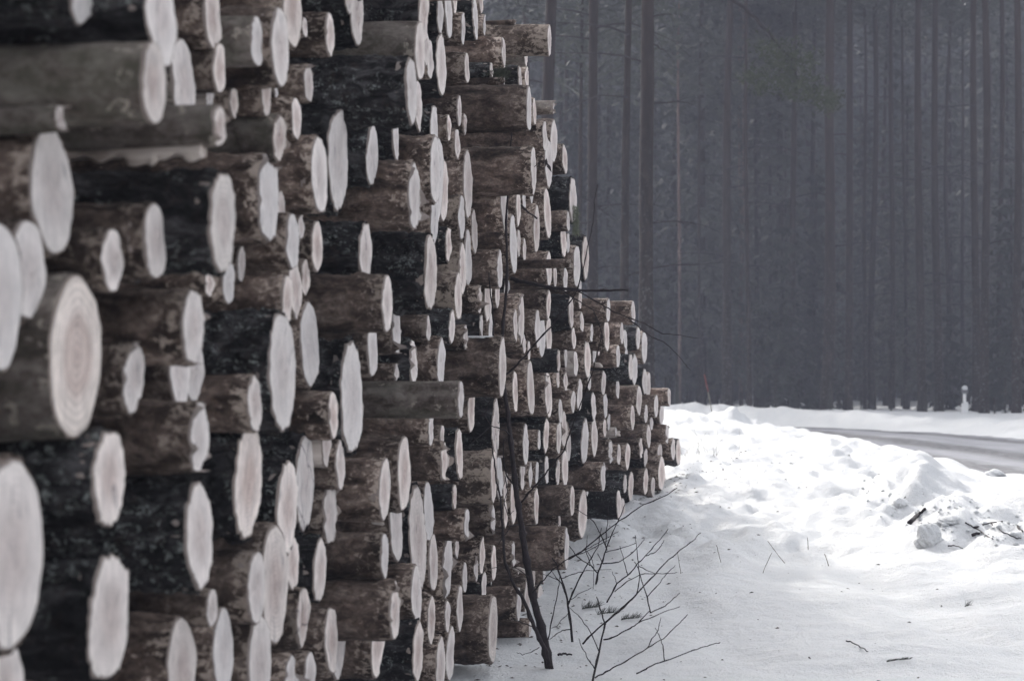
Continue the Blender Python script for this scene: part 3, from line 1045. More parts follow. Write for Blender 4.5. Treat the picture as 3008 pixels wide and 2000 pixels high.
# green lichen beard hanging on the black log at the right edge
L = find('black log with a green lichen beard')
mb = MB(); rg = random.Random(3)
for i in range(420):
    a = P(1690 + rg.uniform(-7, 9), 600 + rg.random() ** .8 * 85, L['z'] - .02 + rg.uniform(-.03, .03))
    d = Vector((rg.uniform(-.6, 1), rg.uniform(-1, 1), rg.uniform(-1.6, -.2))).normalized() * rg.uniform(.015, .04)
    mid = a + d * .5 + Vector((rg.uniform(-1, 1), rg.uniform(-1, 1), rg.uniform(-1, 1))) * .004
    mb.tube([a, mid, a + d], [.0012, .001, .0004], 3, False)
tag(mb.build('lichen_beard', LICHEN), 'tuft of grey-green beard lichen hanging off a black log against the forest', 'lichen')
mb = MB()
for i in range(200):
    a = P(1470 + rg.gauss(0, 16), 217 + rg.gauss(0, 8), find('thick brown log against the forest, upper right')['z'] + .02 + rg.uniform(-.04, .02))
    d = Vector((rg.uniform(-1, 1), rg.uniform(-1, .5), rg.uniform(-.4, 1))).normalized() * rg.uniform(.012, .035)
    mb.tube([a, a + d], [.0012, .0005], 3, False)
tag(mb.build('moss_tuft', NEEDLE_LIGHT), 'small green tuft wedged between dark log ends near the top right', 'moss')
# green sprig
mb = MB()
for i in range(60):
    a = P(1750 + rg.gauss(0, 7), 1003 + rg.gauss(0, 3), 14.2)
    mb.tube([a, a + Vector((rg.uniform(-1, 1), rg.uniform(-1, 0), rg.uniform(-.3, .6))).normalized() * .03], [.001, .0005], 3, False)
tag(mb.build('needle_sprig', NEEDLE), 'little green conifer sprig caught between two far log ends', 'twig')

def thing(name, base, label, cat, group=None):
    e = empty(name, base); tag(e, label, cat, group); return e
def local(mb, base):
    mb.v = [Vector(p) - base for p in mb.v]; return mb

# woody stems: each path is a list of photo points; r0/r1 in photo pixels at the near end / far end
def stem(path, d0, d1, r0, r1, seed, n=6, sub=4, knots=True, base=None):
    rg = random.Random(seed)
    m = len(path)
    L_ = [0.0]
    for a, b in zip(path[:-1], path[1:]): L_.append(L_[-1] + math.hypot(b[0] - a[0], b[1] - a[1]))
    pts = []
    for (x, y), l in zip(path, L_): pts.append(P(x, y, d0 + (d1 - d0) * l / max(1, L_[-1])))
    pts = wobble(pts, sub, .0022, rg)
    k = len(pts)
    rad = []
    for i in range(k):
        u = i / (k - 1); r = (1.0 if r0 > 5 else .95) * (r0 + (r1 - r0) * u ** .8) / F * d0
        if knots and i % 5 == 3: r *= 1.35
        rad.append(max(r, .0006))
    mb = MB(); mb.tube(pts, rad, n)
    return mb
def T(*q): return [(1400 + a / 2.613, 1400 + b / 2.613) for a, b in q]

def plant(name, base_px, label, cat, stems, group=None, mat=TWIG):
    base = P(*base_px)
    e = thing(name, base, label, cat, group)
    for i, (nm, path, d0, d1, r0, r1) in enumerate(stems):
        s = stem(path, d0, d1, r0, r1, hash(label) % 1000 + i if False else i * 7 + int(base_px[0]), 8 if r0 > 5 else 5)
        local(s, base).build(nm, mat, e)
    return e
D1 = 9.5
plant('birch_sapling', (1616, 1968, D1), 'tall leafless sapling rising in front of the log pile', 'sapling', [
    ('stem', [(1616, 1972), (1603, 1900), (1591, 1840), (1568, 1763), (1553, 1687), (1541, 1607), (1532, 1553), (1522, 1484), (1514, 1430), (1505, 1340), (1497, 1264), (1490, 1200), (1476, 1100), (1467, 1065), (1474, 999), (1483, 902), (1491, 790), (1487, 655), (1492, 553), (1496, 477), (1501, 413), (1505, 332), (1510, 230)], D1, 9.8, 13, 1.1),
    ('stem', [(1614, 1955), (1600, 1905), (1584, 1875), (1565, 1829), (1534, 1752), (1511, 1721), (1484, 1653), (1477, 1572), (1473, 1503), (1469, 1455), (1459, 1417), (1452, 1353), (1445, 1310)], D1 - .02, 9.3, 7.5, 1.6),
    ('branch', [(1467, 1065), (1440, 1040), (1410, 1013), (1381, 988), (1358, 988)], 9.7, 9.5, 3.2, 1.8),
    ('branch', [(1467, 1065), (1455, 1045), (1450, 980), (1447, 905), (1440, 850), (1436, 800)], 9.7, 9.6, 3.4, 1.6),
    ('branch', [(1480, 1106), (1512, 1078), (1543, 1045), (1589, 991), (1620, 958), (1645, 922), (1680, 881), (1698, 848), (1715, 779), (1729, 710), (1743, 652), (1746, 589), (1755, 543)], 9.7, 9.2, 3.6, .9),
    ('branch', [(1528, 1478), (1555, 1445), (1582, 1415), (1620, 1370), (1657, 1322), (1695, 1214), (1741, 1094), (1769, 979), (1761, 959), (1743, 919)], 9.6, 9.1, 3.4, .9),
    ('branch', [(1488, 562), (1502, 545), (1551, 505), (1587, 476), (1607, 469)], 9.7, 9.6, 1.9, .9),
    ('branch', [(1497, 1275), (1480, 1262), (1462, 1255), (1443, 1252), (1410, 1280), (1370, 1316)], 9.6, 9.4, 2.2, 1.1),
    ('branch', [(1443, 1252), (1424, 1220), (1432, 1190), (1448, 1165)], 9.5, 9.4, 1.8, .9),
    ('branch', [(1507, 1420), (1487, 1395), (1480, 1360), (1478, 1310), (1482, 1290)], 9.6, 9.5, 3.0, 1.4),
    ('branch', [(1484, 1398), (1490, 1440), (1480, 1480), (1492, 1515), (1510, 1500)], 9.5, 9.45, 1.7, .8),
    ('branch', [(1522, 1540), (1500, 1545), (1480, 1575), (1465, 1598)], 9.55, 9.4, 2.4, 1.4),
    ('branch', [(1553, 1695), (1525, 1672), (1495, 1660), (1445, 1668)], 9.5, 9.35, 1.8, .9),
    ('branch', [(1563, 1740), (1590, 1710), (1625, 1670), (1668, 1640), (1730, 1615), (1790, 1585)], 9.5, 9.2, 2.6, .9),
    ('branch', [(1584, 1900), (1560, 1915), (1535, 1922), (1518, 1915)], 9.5, 9.4, 1.5, .8),
    ('branch', [(1572, 1840), (1540, 1832), (1508, 1818)], 9.5, 9.4, 2.2, 1.2),
    ('branch', [(1610, 1878), (1625, 1800), (1641, 1726), (1645, 1683)], 9.5, 9.45, 2.2, .9),
])
lf = MB()
for (x, y, a, l) in [(1613, 492, -1.1, 34), (1604, 478, -1.7, 26)]:
    p = P(x, y, 9.6); u = Vector((math.cos(a), .2, math.sin(a))) * l / F * 9.6; v = Vector((math.sin(a), -.3, -math.cos(a))) * 5 / F * 9.6
    lf.quad(p - u * .5, p + v - u * .1, p + u * .5, p - v)
    lf.quad(p - u * .5, p - v * .9 - u * .1 + Vector((0, .004, 0)), p + u * .5, p + v * .4)
bs = P(1616, 1968, D1); ob = [o for o in COL.objects if o.name.startswith('birch_sapling')][0]
local(lf, bs).build('withered_leaf', TWIG, ob)

D2 = 10.6
plant('bush', (1681, 1883, D2), 'leafless shrub with one thick leaning stem beside the sapling', 'shrub', [
    ('stem', T((735, 1265), (710, 1020), (680, 870), (640, 750), (610, 660), (580, 620)), D2, D2 - .1, 4.2, 1.8),
    ('branch', T((700, 985), (750, 860), (800, 760), (870, 640), (930, 540), (960, 390)), D2 - .02, D2 - .4, 3.2, .9),
    ('branch', T((690, 900), (640, 800), (560, 760), (500, 740)), D2, D2 - .2, 1.6, .8),
    ('branch', T((715, 1040), (660, 1090), (620, 1140), (575, 1160)), D2, D2 - .2, 1.4, .8),
    ('branch', T((720, 1170), (660, 1175), (610, 1210), (560, 1245)), D2, D2 - .1, 2.0, 1.0),
    ('branch', T((665, 830), (600, 760), (560, 700)), D2, D2 + .1, 1.6, .7),
    ('branch', T((700, 960), (780, 900), (880, 850)), D2, D2 - .2, 1.3, .7),
    ('branch', T((650, 780), (760, 740), (850, 720), (1035, 710)), D2, D2 - .3, 1.5, .7),
])
plant('bush', (1747, 1748, 12.6), 'leafless shrub with many fine forks at the shaded snow edge', 'shrub', [
    ('stem', T((905, 912), (930, 740), (970, 640), (1000, 540), (1060, 390), (1110, 290), (1140, 210)), 12.6, 12.3, 3.4, .9),
    ('branch', T((970, 665), (1090, 655), (1200, 580), (1255, 520), (1290, 480)), 12.55, 12.2, 2.2, .8),
    ('branch', T((932, 740), (870, 670), (840, 570), (850, 450)), 12.6, 12.4, 2.4, .8),
    ('branch', T((1000, 560), (960, 460), (900, 340), (775, 250)), 12.5, 12.2, 2.2, .9),
    ('branch', T((985, 580), (1110, 545), (1220, 510)), 12.5, 12.2, 1.7, .8),
    ('branch', T((870, 680), (760, 600), (690, 500), (610, 320)), 12.5, 12.3, 1.9, .8),
    ('branch', T((990, 540), (1000, 400), (1010, 250), (1020, 60)), 12.5, 12.4, 1.5, .7),
    ('branch', T((690, 640), (810, 570), (950, 450), (1100, 335), (1280, 215), (1460, 140), (1540, 85)), 12.5, 11.8, 2.5, 1.2),
    ('branch', T((690, 628), (870, 540), (1000, 470), (1090, 420)), 12.5, 12.2, 1.6, .8),
    ('branch', T((850, 570), (880, 620), (900, 680), (895, 860)), 12.5, 12.4, 1.3, .7),
    ('branch', T((930, 590), (960, 650)), 12.5, 12.4, 1.6, .9),
])
D4 = 9.0
plant('bush', (1741, 2000, D4), 'wide leafless shrub spreading over the snow at the bottom edge', 'shrub', [
    ('stem', T((885, 1600), (940, 1350), (985, 1130), (960, 1040), (920, 920)), D4, D4 + .2, 4.0, 1.6),
    ('branch', T((985, 1120), (1090, 1030), (1190, 940), (1290, 830), (1450, 660), (1560, 560), (1660, 490), (1720, 430)), D4 + .1, D4 - .5, 3.2, .9),
    ('branch', T((978, 1248), (1050, 1230), (1180, 1160), (1240, 1120), (1330, 1025)), D4 + .05, D4 - .3, 2.8, 1.2),
    ('branch', T((1240, 1120), (1400, 1050), (1560, 995)), D4 - .1, D4 - .5, 1.7, .8),
    ('branch', T((1335, 1045), (1300, 890), (1240, 700), (1210, 650)), D4 - .3, D4 - .2, 2.2, 1.1),
    ('branch', T((1335, 1042), (1450, 990), (1520, 930), (1560, 890)), D4 - .3, D4 - .6, 1.9, .8),
    ('branch', T((1310, 920), (1390, 830), (1460, 740), (1525, 680)), D4 - .3, D4 - .5, 1.6, .8),
    ('branch', T((940, 1340), (870, 1180), (790, 1070), (710, 1000)), D4 + .1, D4 + .3, 1.9, .9),
    ('branch', T((910, 1540), (1020, 1480), (1140, 1420), (1320, 1310), (1430, 1240), (1540, 1140), (1620, 1055)), D4, D4 - .5, 2.6, .9),
    ('branch', T((1310, 1312), (1350, 1240), (1390, 1180), (1415, 1080)), D4 - .2, D4 - .4, 1.6, .8),
    ('branch', T((905, 1470), (860, 1400), (810, 1310), (785, 1240)), D4, D4 + .2, 2.0, .9),
])
plant('bush', (1870, 1977, 8.8), 'single bare shoot lying over the snow right of the wide shrub', 'shrub', [
    ('stem', T((1228, 1508), (1320, 1460), (1440, 1410), (1640, 1340), (1750, 1300), (1829, 1280), (1870, 1270)), 8.8, 8.5, 2.4, .9),
    ('branch', T((1442, 1410), (1430, 1290), (1400, 1210), (1370, 1155)), 8.7, 8.75, 1.8, .8),
])
plant('bush', (1714, 1887, 10.2), 'forked bare shoots arching up between the shrubs', 'shrub', [
    ('stem', T((815, 1280), (870, 1220), (1000, 1105), (1130, 1000), (1230, 900), (1250, 760), (1230, 560), (1220, 450)), 10.2, 9.9, 3.2, .8),
    ('branch', T((1000, 962), (1075, 820), (1180, 740), (1240, 660), (1300, 600), (1380, 510), (1470, 400)), 10.1, 9.8, 2.6, .9),
    ('branch', T((1300, 605), (1370, 580), (1410, 540), (1440, 485)), 9.9, 9.7, 1.6, .8),
    ('branch', T((1160, 750), (1130, 640), (1100, 530)), 10, 10, 1.5, .8),
    ('branch', T((1060, 880), (1160, 800), (1290, 740), (1430, 745), (1540, 732)), 10, 9.7, 1.7, .8),
    ('branch', T((1240, 680), (1310, 720), (1380, 745)), 9.9, 9.8, 1.5, .8),
    ('branch', T((1075, 815), (1060, 770), (1040, 725)), 10, 10, 1.2, .7),
])
plant('hanging_twig', (1652, 850, 12.4), 'thin black twigs dangling right of the pile with water drops', 'twig', [
    ('stem', [(1645, 848), (1700, 884), (1735, 907), (1778, 920)], 12.4, 12.3, 2.2, 1.0),
    ('branch', [(1690, 852), (1755, 887), (1798, 913), (1844, 933), (1893, 950), (1930, 972), (1950, 981), (1990, 983), (2025, 990), (2052, 994)], 12.4, 12.0, 2.3, .9),
    ('branch', [(1844, 933), (1868, 953), (1890, 972), (1915, 990), (1950, 1004), (1972, 1023), (1996, 1048), (2015, 1072), (2028, 1088)], 12.3, 12.0, 1.9, .9),
    ('branch', [(1743, 910), (1760, 950), (1770, 985), (1771, 1030), (1756, 1060)], 12.3, 12.2, 1.5, .8),
])
db = P(1525, 826, 11.9)
mb = stem([(1500, 818), (1525, 826), (1560, 832), (1600, 842), (1660, 848), (1720, 853), (1790, 853), (1846, 852)], 11.9, 11.6, 6.0, 3.0, 5, 8)
local(mb, db); o = mb.build('dead_branch', TWIG); o.location = db
tag(o, 'dead straight branch sticking out of the pile over the forest', 'branch')
br = P(1560, 925, 11.4)
mb = stem([(1527, 600), (1545, 618), (1577, 642)], 11.4, 11.3, 3.2, 2.4, 9, 6)
local(mb, br); o = mb.build('broken_twig', TWIG); o.location = br
tag(o, 'short dark broken twig wedged by the upper middle log ends', 'twig')
# pale wood chunks stuck in the stack
def chunk(x, y, d, w, h, label, seed, mat=BARK['P']):
    rs = random.Random(seed); bm = bmesh.new(); bmesh.ops.create_icosphere(bm, subdivisions=3, radius=1)
    fx = Fourier(seed, 10, 1.5, 6)
    for v in bm.verts:
        k = 1 + .22 * float(fx(v.co.x + v.co.z * 2, v.co.y * 2 - v.co.z))
        v.co = Vector((v.co.x * w * k, v.co.y * .6 * w * k, v.co.z * h * k)) / F * d / 2
    me = bpy.data.meshes.new('chunk'); bm.to_mesh(me); bm.free(); smooth(me)
    o = obj('wood_chunk', me, mat); o.location = P(x, y, d); o.rotation_euler = (rs.uniform(-.3, .3), rs.uniform(-.3, .3), 0)
    tag(o, label, 'wood chunk', 'broken wood pieces in the pile'); return o
chunk(1328, 1694, 9.2, 50, 28, 'ragged pale splinter lying on log ends near the lower middle', 1)
chunk(1105, 1525, 7.2, 40, 34, 'small pale broken branch loop between dark logs', 2)
chunk(1755, 1072, 14.2, 28, 14, 'pale mushroom-shaped knob on top of a far log', 3)
chunk(1288, 1548, 9.0, 34, 22, 'orange-tinged bark chip below a snowy-white tall end', 4, BARK['B'])
chunk(1800, 1268, 15.6, 42, 24, 'broken branch collar between brown logs at the far end', 5)
chunk(1530, 1674, 10.9, 40, 14, 'grey splinter jutting behind the sapling stem', 6)

# ------------------------------------------------------------------ things on the snow
def lump(x, y, w, h, label, seed, d=None):
    p = on_ground(x, y + h / 2); d = p.y
    bm = bmesh.new(); bmesh.ops.create_icosphere(bm, subdivisions=5, radius=1); fx = Fourier(seed, 40, 1.5, 22)
    for v in bm.verts:
        k = 1 + .13 * float(fx(v.co.x * 1.5 + v.co.z, v.co.y * 1.5 - v.co.z * 1.4))
        s = 1.0 if v.co.z > 0 else 1.15
        v.co = Vector((v.co.x * w * s * k, v.co.y * w * s * k, v.co.z * h * k)) / F * d / 2
    me = bpy.data.meshes.new('snow_clod'); bm.to_mesh(me); bm.free(); smooth(me)
    o = obj('snow_clod', me, SNOW); o.location = (p.x, p.y, p.z + h / F * d / 2 * .35)
    tag(o, label, 'snow lump', 'ploughed snow lumps')
lump(2728, 1556, 70, 84, 'tallest snow lump, standing like a stump at the right', 11)
lump(2643, 1472, 50, 36, 'round snow lump with a dark twig on its face', 12)
lump(2785, 1522, 84, 36, 'wide snow lump behind the stump-like one', 14)
lump(2920, 1385, 56, 26, 'loose snow block at the near edge of the road', 16)
mb = MB(); rgc = random.Random(40)
for k in range(110):                     # crumbs of broken crust along the windrow
    px_, py_ = rgc.uniform(2520, 3005), 0
    py_ = 1430 + (px_ - 2520) * .30 + rgc.gauss(0, 32)
    p = on_ground(px_, py_)
    if p is None: continue
    r = rgc.uniform(.004, .014) * (1.8 if rgc.random() < .12 else 1); b0 = len(mb.v)
    q = bmesh.new(); bmesh.ops.create_icosphere(q, subdivisions=2, radius=r)
    for v in q.verts: v.co = Vector((v.co.x * rgc.uniform(.8, 1.3), v.co.y * rgc.uniform(.8, 1.3), v.co.z * rgc.uniform(.6, .9)))
    for v in q.verts: mb.v.append(p + v.co + Vector((0, 0, r * .25)))
    for f in q.faces: mb.f.append(tuple(b0 + v.index for v in f.verts))
    q.free()
tag(mb.build('snow_crumbs', SNOW), 'crumbs of broken snow crust along the ploughed ridge', 'snow crumbs', None, 'stuff')

def ground_stick(pts, r, label, name='stick', cat='stick', group='sticks lying on the snow', lift=.012, mat=TWIG, seed=1):
    q = []
    for x, y in pts:
        p = on_ground(x, y); q.append(p + Vector((0, 0, lift)))
    base = q[0].copy(); d = base.y
    rad = [r / F * d] * (len(q) - 1) + [r * .6 / F * d]
    w = wobble(q, 4, .004, random.Random(seed)); k = len(w)
    rr = [r / F * d * (1 - .4 * i / (k - 1)) for i in range(k)]
    mb = MB(); mb.tube(w, rr, 6); local(mb, base); o = mb.build(name, mat); o.location = base
    tag(o, label, cat, group); return o
ground_stick([(2672, 1540), (2695, 1518), (2718, 1500)], 8, 'thick dark bark slab leaning on the snow lumps', 'bark_slab', 'bark piece')
ground_stick([(2835, 1544), (2870, 1560), (2917, 1592)], 2.4, 'straight dark twig slanting down on the snow at right', seed=2)
ground_stick([(2862, 1554), (2900, 1553), (2945, 1537)], 3.0, 'dark twig with a kink just above the slanting one', seed=3)
ground_stick([(2912, 1543), (2950, 1570), (2985, 1592), (3000, 1590)], 1.8, 'long thin curved twig near the right edge of the snow', seed=4)
ground_stick([(2855, 1583), (2886, 1569)], 5.5, 'short thick dark bark piece under the crossed twigs', 'bark_slab', 'bark piece', seed=5)
ground_stick([(2785, 1615), (2803, 1613), (2828, 1618)], 2.2, 'small forked twig below the bark piece on the snow', seed=6)
ground_stick([(2990, 1555), (3005, 1572)], 4, 'dark stick end cut by the right edge', seed=7)
ground_stick([(2486, 1889), (2505, 1893), (2530, 1910), (2550, 1921)], 2.2, 'curved dark twig lying alone on the lower right snow', seed=8)
ground_stick([(2632, 1476), (2650, 1478), (2660, 1472)], 2.5, 'tiny dark twig on a round snow lump', seed=9)
ground_stick([(1640, 1933), (1660, 1930), (1680, 1930)], 4, 'flat dark bark flake on the snow right of the sapling base', 'bark_slab', 'bark piece', seed=10)

def conifer_tip(x, y, w, label, seed, h=22):
    p = on_ground(x, y); rg = random.Random(seed); mb = MB(); d = p.y
    a = Vector((-w / 2 / F * d, 0, .004)); b = Vector((w / 2 / F * d, .02, .012))
    mb.tube([a, (a + b) / 2 + Vector((0, 0, .006)), b], [.0025, .002, .001], 5)
    for i in range(70 if w > 40 else 14):
        q = a.lerp(b, rg.random()); u = Vector((rg.uniform(-.2, 1), rg.uniform(-.7, .7), rg.uniform(.2, 1.4))).normalized() * h / F * d * rg.uniform(.5, 1)
        mb.tube([q, q + u * .6, q + u + Vector((.004, 0, -.002))], [.0011, .0009, .0004], 3, False)
    o = mb.build('conifer_twig', NEEDLE); o.location = p
    tag(o, label, 'twig', 'conifer twigs on the snow')
conifer_tip(1735, 1790, 50, 'spiky conifer twig leaning on the snow beside the thick shrub stem', 1, 30)
conifer_tip(1785, 1808, 60, 'greenish conifer tip lying between the shrubs', 2, 26)
conifer_tip(1850, 1824, 52, 'rightmost dark conifer tip on the snow by the shrubs', 3, 24)
conifer_tip(2845, 1785, 22, 'grey needle tuft standing in the snow at the right', 4, 26)
conifer_tip(2640, 1945, 70, 'flattened row of needles on the lower right snow', 5, 12)
def stalk(pts, label, r=1.1):
    b = on_ground(*pts[0]); d = b.y
    mb = MB(); mb.tube(wobble([P(x, y, d) for x, y in pts], 3, .002), r / F * d, 4)
    base = P(*pts[0], d); local(mb, base); o = mb.build('dry_stalk', STALK); o.location = base
    tag(o, label, 'grass stalk', 'dry stalks in the snow')
stalk([(2307, 1655), (2278, 1618), (2255, 1588)], 'pale stalk leaning left out of the bright snow')
stalk([(2241, 1683), (2254, 1650), (2268, 1622)], 'pale stalk leaning right, left of its crossing neighbour')
stalk([(2374, 1614), (2373, 1595), (2372, 1578)], 'short upright stalk on the bright snow')
stalk([(2434, 1662), (2428, 1643), (2422, 1626)], 'dark short stalk with a side spur', 1.6)
stalk([(2118, 1652), (2112, 1625), (2104, 1600)], 'thin faint stalk right of the shrubs')
stalk([(2000, 1685), (1996, 1655), (1990, 1620)], 'faint stalk standing in the shade beside the shrubs')
mb = MB(); rg = random.Random(8); p0 = on_ground(2075, 1340)
for i in range(16):
    a = p0 + Vector((rg.gauss(0, .14), rg.gauss(0, .1), -.01)); u = Vector((rg.uniform(-.7, .7), rg.uniform(-.3, .3), 1)).normalized() * rg.uniform(.12, .34)
    mb.tube([a, a + u * .5, a + u + Vector((u.x * .6, 0, -.04))], [.0022, .0016, .0008], 4, False)
tag(local(mb, p0).build('grass_tuft', STALK), 'pale dry grass tuft in the snow beyond the pile end', 'grass', None, 'stuff').location = p0

# bark crumbs scattered on the snow, mostly at the foot of the pile
mb = MB(); rg = random.Random(21)
def crumb(p, s):
    a = rg.uniform(0, PI); u = Vector((math.cos(a), math.sin(a), rg.uniform(-.2, .2))) * s; v = Vector((-math.sin(a), math.cos(a), rg.uniform(-.1, .3))) * s * rg.uniform(.2, .6)
    b = len(mb.v); up = Vector((0, 0, s * .3)); p = p + Vector((0, 0, .001))
    mb.v += [p - u, p + v, p + u * rg.uniform(.6, 1), p - v * rg.uniform(.5, 1), p + up]
    mb.f += [(b, b + 1, b + 4), (b + 1, b + 2, b + 4), (b + 2, b + 3, b + 4), (b + 3, b, b + 4)]
n = 0
while n < 900:
    d = rg.uniform(7.5, 20); off = rg.expovariate(1 / .28) if rg.random() < .75 else rg.uniform(0, 2.4)
    x = xw(d) + off + .02
    if x > 3.6: continue
    crumb(Vector((x, d, G(x, d))), rg.choice([.004, .005, .006, .008, .012, .018]) * (1 + .03 * (d - 8))); n += 1
tag(mb.build('bark_litter', LITTER, None, False), 'dark bark crumbs and needles scattered over the snow', 'litter', None, 'stuff')

# ------------------------------------------------------------------ road marker post and snow stake
WHITE = simple('white_paint', [(.3, (.70, .70, .70)), (.7, (.80, .80, .79))], 8, .6, .05)
GREY = simple('grey_plastic', [(.3, (.10, .10, .11)), (.7, (.16, .16, .17))], 8, .6, .05)
RED = simple('red_paint', [(.3, (.16, .05, .05)), (.7, (.24, .08, .08))], 8, .6, .05)
dp = 52.0; pb = P(2834, 1232, dp); pb.z = min(pb.z, G(pb.x, pb.y) + .0)
k = dp / F
e = thing('marker_post', pb, 'white roadside marker post with snow cap before the dark trunks', 'marker post')
def box(mb, x0, x1, y0, y1, z0, z1, taper=0.0):
    b = len(mb.v)
    for zq, t in ((z0, 0), (z1, taper)):
        mb.v += [Vector((x0 + t, y0 + t, zq)), Vector((x1 - t, y0 + t, zq)), Vector((x1 - t, y1 - t, zq)), Vector((x0 + t, y1 - t, zq))]
    mb.f += [(b + 3, b + 2, b + 1, b), (b + 4, b + 5, b + 6, b + 7), (b, b + 1, b + 5, b + 4), (b + 1, b + 2, b + 6, b + 5), (b + 2, b + 3, b + 7, b + 6), (b + 3, b, b + 4, b + 7)]
mb = MB(); box(mb, -9 * k, 9 * k, -.05, .05, -.2, 52 * k + .0)
mb.v[-4].z -= 5 * k; mb.v[-1].z -= 5 * k
mb.build('base', WHITE, e, False)
mb = MB(); box(mb, -4.5 * k, 3.5 * k, -.03, .03, 50 * k, 86 * k); mb.build('stem', WHITE, e, False)
mb = MB(); box(mb, -8.5 * k, 8.5 * k, -.04, .04, 76 * k, 92 * k); mb.build('reflector', GREY, e, False)
bm = bmesh.new(); bmesh.ops.create_icosphere(bm, subdivisions=3, radius=1)
for v in bm.verts: v.co = Vector((v.co.x * 9 * k, v.co.y * .07, max(v.co.z, -.4) * 9 * k))
me = bpy.data.meshes.new('snow_cap'); bm.to_mesh(me); bm.free(); smooth(me); o = obj('snow_cap', me, SNOW, e); o.location = (0, 0, 91 * k)
pb = on_ground(2093, 1220, 30, 70) or P(2093, 1220, 45)
dq = pb.y; mb = MB(); mb.tube([P(2094, 1224, dq) - pb, P(2080, 1150, dq) - pb], [1.4 / F * dq, 1.2 / F * dq], 6); 
e = thing('snow_stake', pb, 'thin leaning snow stake with a reddish top at the forest edge', 'snow stake')
mb.build('pole', STALK, e)
mb = MB(); mb.tube([P(2080, 1150, dq) - pb, P(2069, 1100, dq) - pb], [1.7 / F * dq, 1.4 / F * dq], 6); mb.build('red_tip', RED, e)
# ------------------------------------------------------------------ forest
def trunk_mesh(h, w, lean, seed, n=14, m=30):
    rs = np.random.RandomState(seed); V = []; Fq = []
    f1 = fur(rs, 8, .6, 1, .5); f2 = fur(rs, 14, 3, 6, .3)
    for i in range(m + 1):
        u = (i / m) ** 1.3; zq = u * h
        r = w / 2 * (1 - .55 * u) * (1 + .5 * math.exp(-zq / .25))
        cxq = lean * zq + .05 * float(f1(np.array(zq), np.array(0.))); cyq = .05 * float(f1(np.array(zq + 50), np.array(0.)))
        for k in range(n):
            a = 2 * PI * k / n; rr = r * (1 + .05 * float(f2(np.array(zq), np.array(a))))
            V.append((cxq + rr * math.cos(a), cyq + rr * math.sin(a), zq - .15))
    for i in range(m):
        for k in range(n):
            k2 = (k + 1) % n; Fq.append((i * n + k, i * n + k2, (i + 1) * n + k2, (i + 1) * n + k))
    me = bpy.data.meshes.new('trunk'); me.from_pydata(V, [], Fq); me.update(); smooth(me); return me

def pine_crown(h, h0, rad, seed, clumps=90, per=26, ctr=None):
    rg = random.Random(seed); mb = MB()
    for c in range(clumps):
        u = rg.random(); zq = h0 + (h - h0) * u; rr = rad * (1 - .6 * u) * rg.random() ** .5; a = rg.uniform(0, 2 * PI)
        p = Vector((rr * math.cos(a), rr * math.sin(a), zq)); s = rg.uniform(.25, .6)
        mb.tube([Vector((0, 0, zq - .5)), p], [.03, .01], 3, False)
        for k in range(per):
            q = p + Vector((rg.gauss(0, s), rg.gauss(0, s), rg.gauss(0, s * .45)))
            d = Vector((rg.uniform(-1, 1), rg.uniform(-1, 1), rg.uniform(-.3, .8))).normalized() * rg.uniform(.12, .3); e = d.cross(Vector((rg.uniform(-1, 1), rg.uniform(-1, 1), 1))).normalized() * rg.uniform(.05, .11)
            mb.tri(q - e, q + e, q + d)
    return mb.mesh('crown', False)

def spruce_crown(h, rad, seed, h0=.6, whorl=.38, nb=9, dens=1.0):
    rg = random.Random(seed); mb = MB(); zq = h0
    while zq < h - .3:
        r = rad * (1 - zq / h) ** .75 * rg.uniform(.8, 1.1); a0 = rg.uniform(0, 6)
        if r > .12:
            for b in range(nb):
                a = a0 + b * 2 * PI / nb + rg.uniform(-.25, .25); rr = r * rg.uniform(.7, 1.1)
                dr = Vector((math.cos(a), math.sin(a), 0)); tip = dr * rr + Vector((0, 0, -.35 * rr + .1 * rr)); ns = max(2, int(rr * 5 * dens))
                side = Vector((-dr.y, dr.x, 0))
                for s in range(ns):
                    u = (s + rg.random()) / ns; p = Vector((0, 0, zq)) + tip * u + Vector((0, 0, -.15 * rr * u * u))
                    wdt = rg.uniform(.10, .24) * (1.2 - .6 * u)
                    q = dr * rg.uniform(.15, .38) + side * rg.uniform(-.25, .25) + Vector((0, 0, rg.uniform(-.30, -.02)))
                    mb.tri(p - side * wdt * .6, p + side * wdt * .6, p + q)
                    if rg.random() < .7: mb.tri(p, p + side * wdt * rg.choice((-1.6, 1.6)) + dr * .12 - Vector((0, 0, .1)), p + Vector((0, 0, -rg.uniform(.12, .35))))
        zq += whorl * rg.uniform(.8, 1.2)
    return mb.mesh('crown', False)

def limb(mbase, z0, ang, ln, droop, r, seed):
    rg = random.Random(seed); dr = Vector((math.cos(ang), math.sin(ang), 0)); pts = []
    for k in range(6):
        u = k / 5; pts.append(mbase + dr * ln * u + Vector((0, 0, droop * u * u * ln + .25 * ln * u * (1 - u))) + Vector((rg.uniform(-1, 1), rg.uniform(-1, 1), rg.uniform(-1, 1))) * .03)
    mb = MB(); mb.tube(pts, [r * (1 - .8 * k / 5) for k in range(6)], 5)
    for k in (2, 3, 4):
        s = pts[k]; q = (dr + Vector((rg.uniform(-1, 1), rg.uniform(-1, 1), rg.uniform(-.8, .8)))).normalized() * ln * .3
        mb.tube([s, s + q * .6, s + q + Vector((0, 0, -.03))], [r * .35, r * .22, r * .1], 4)
    return mb

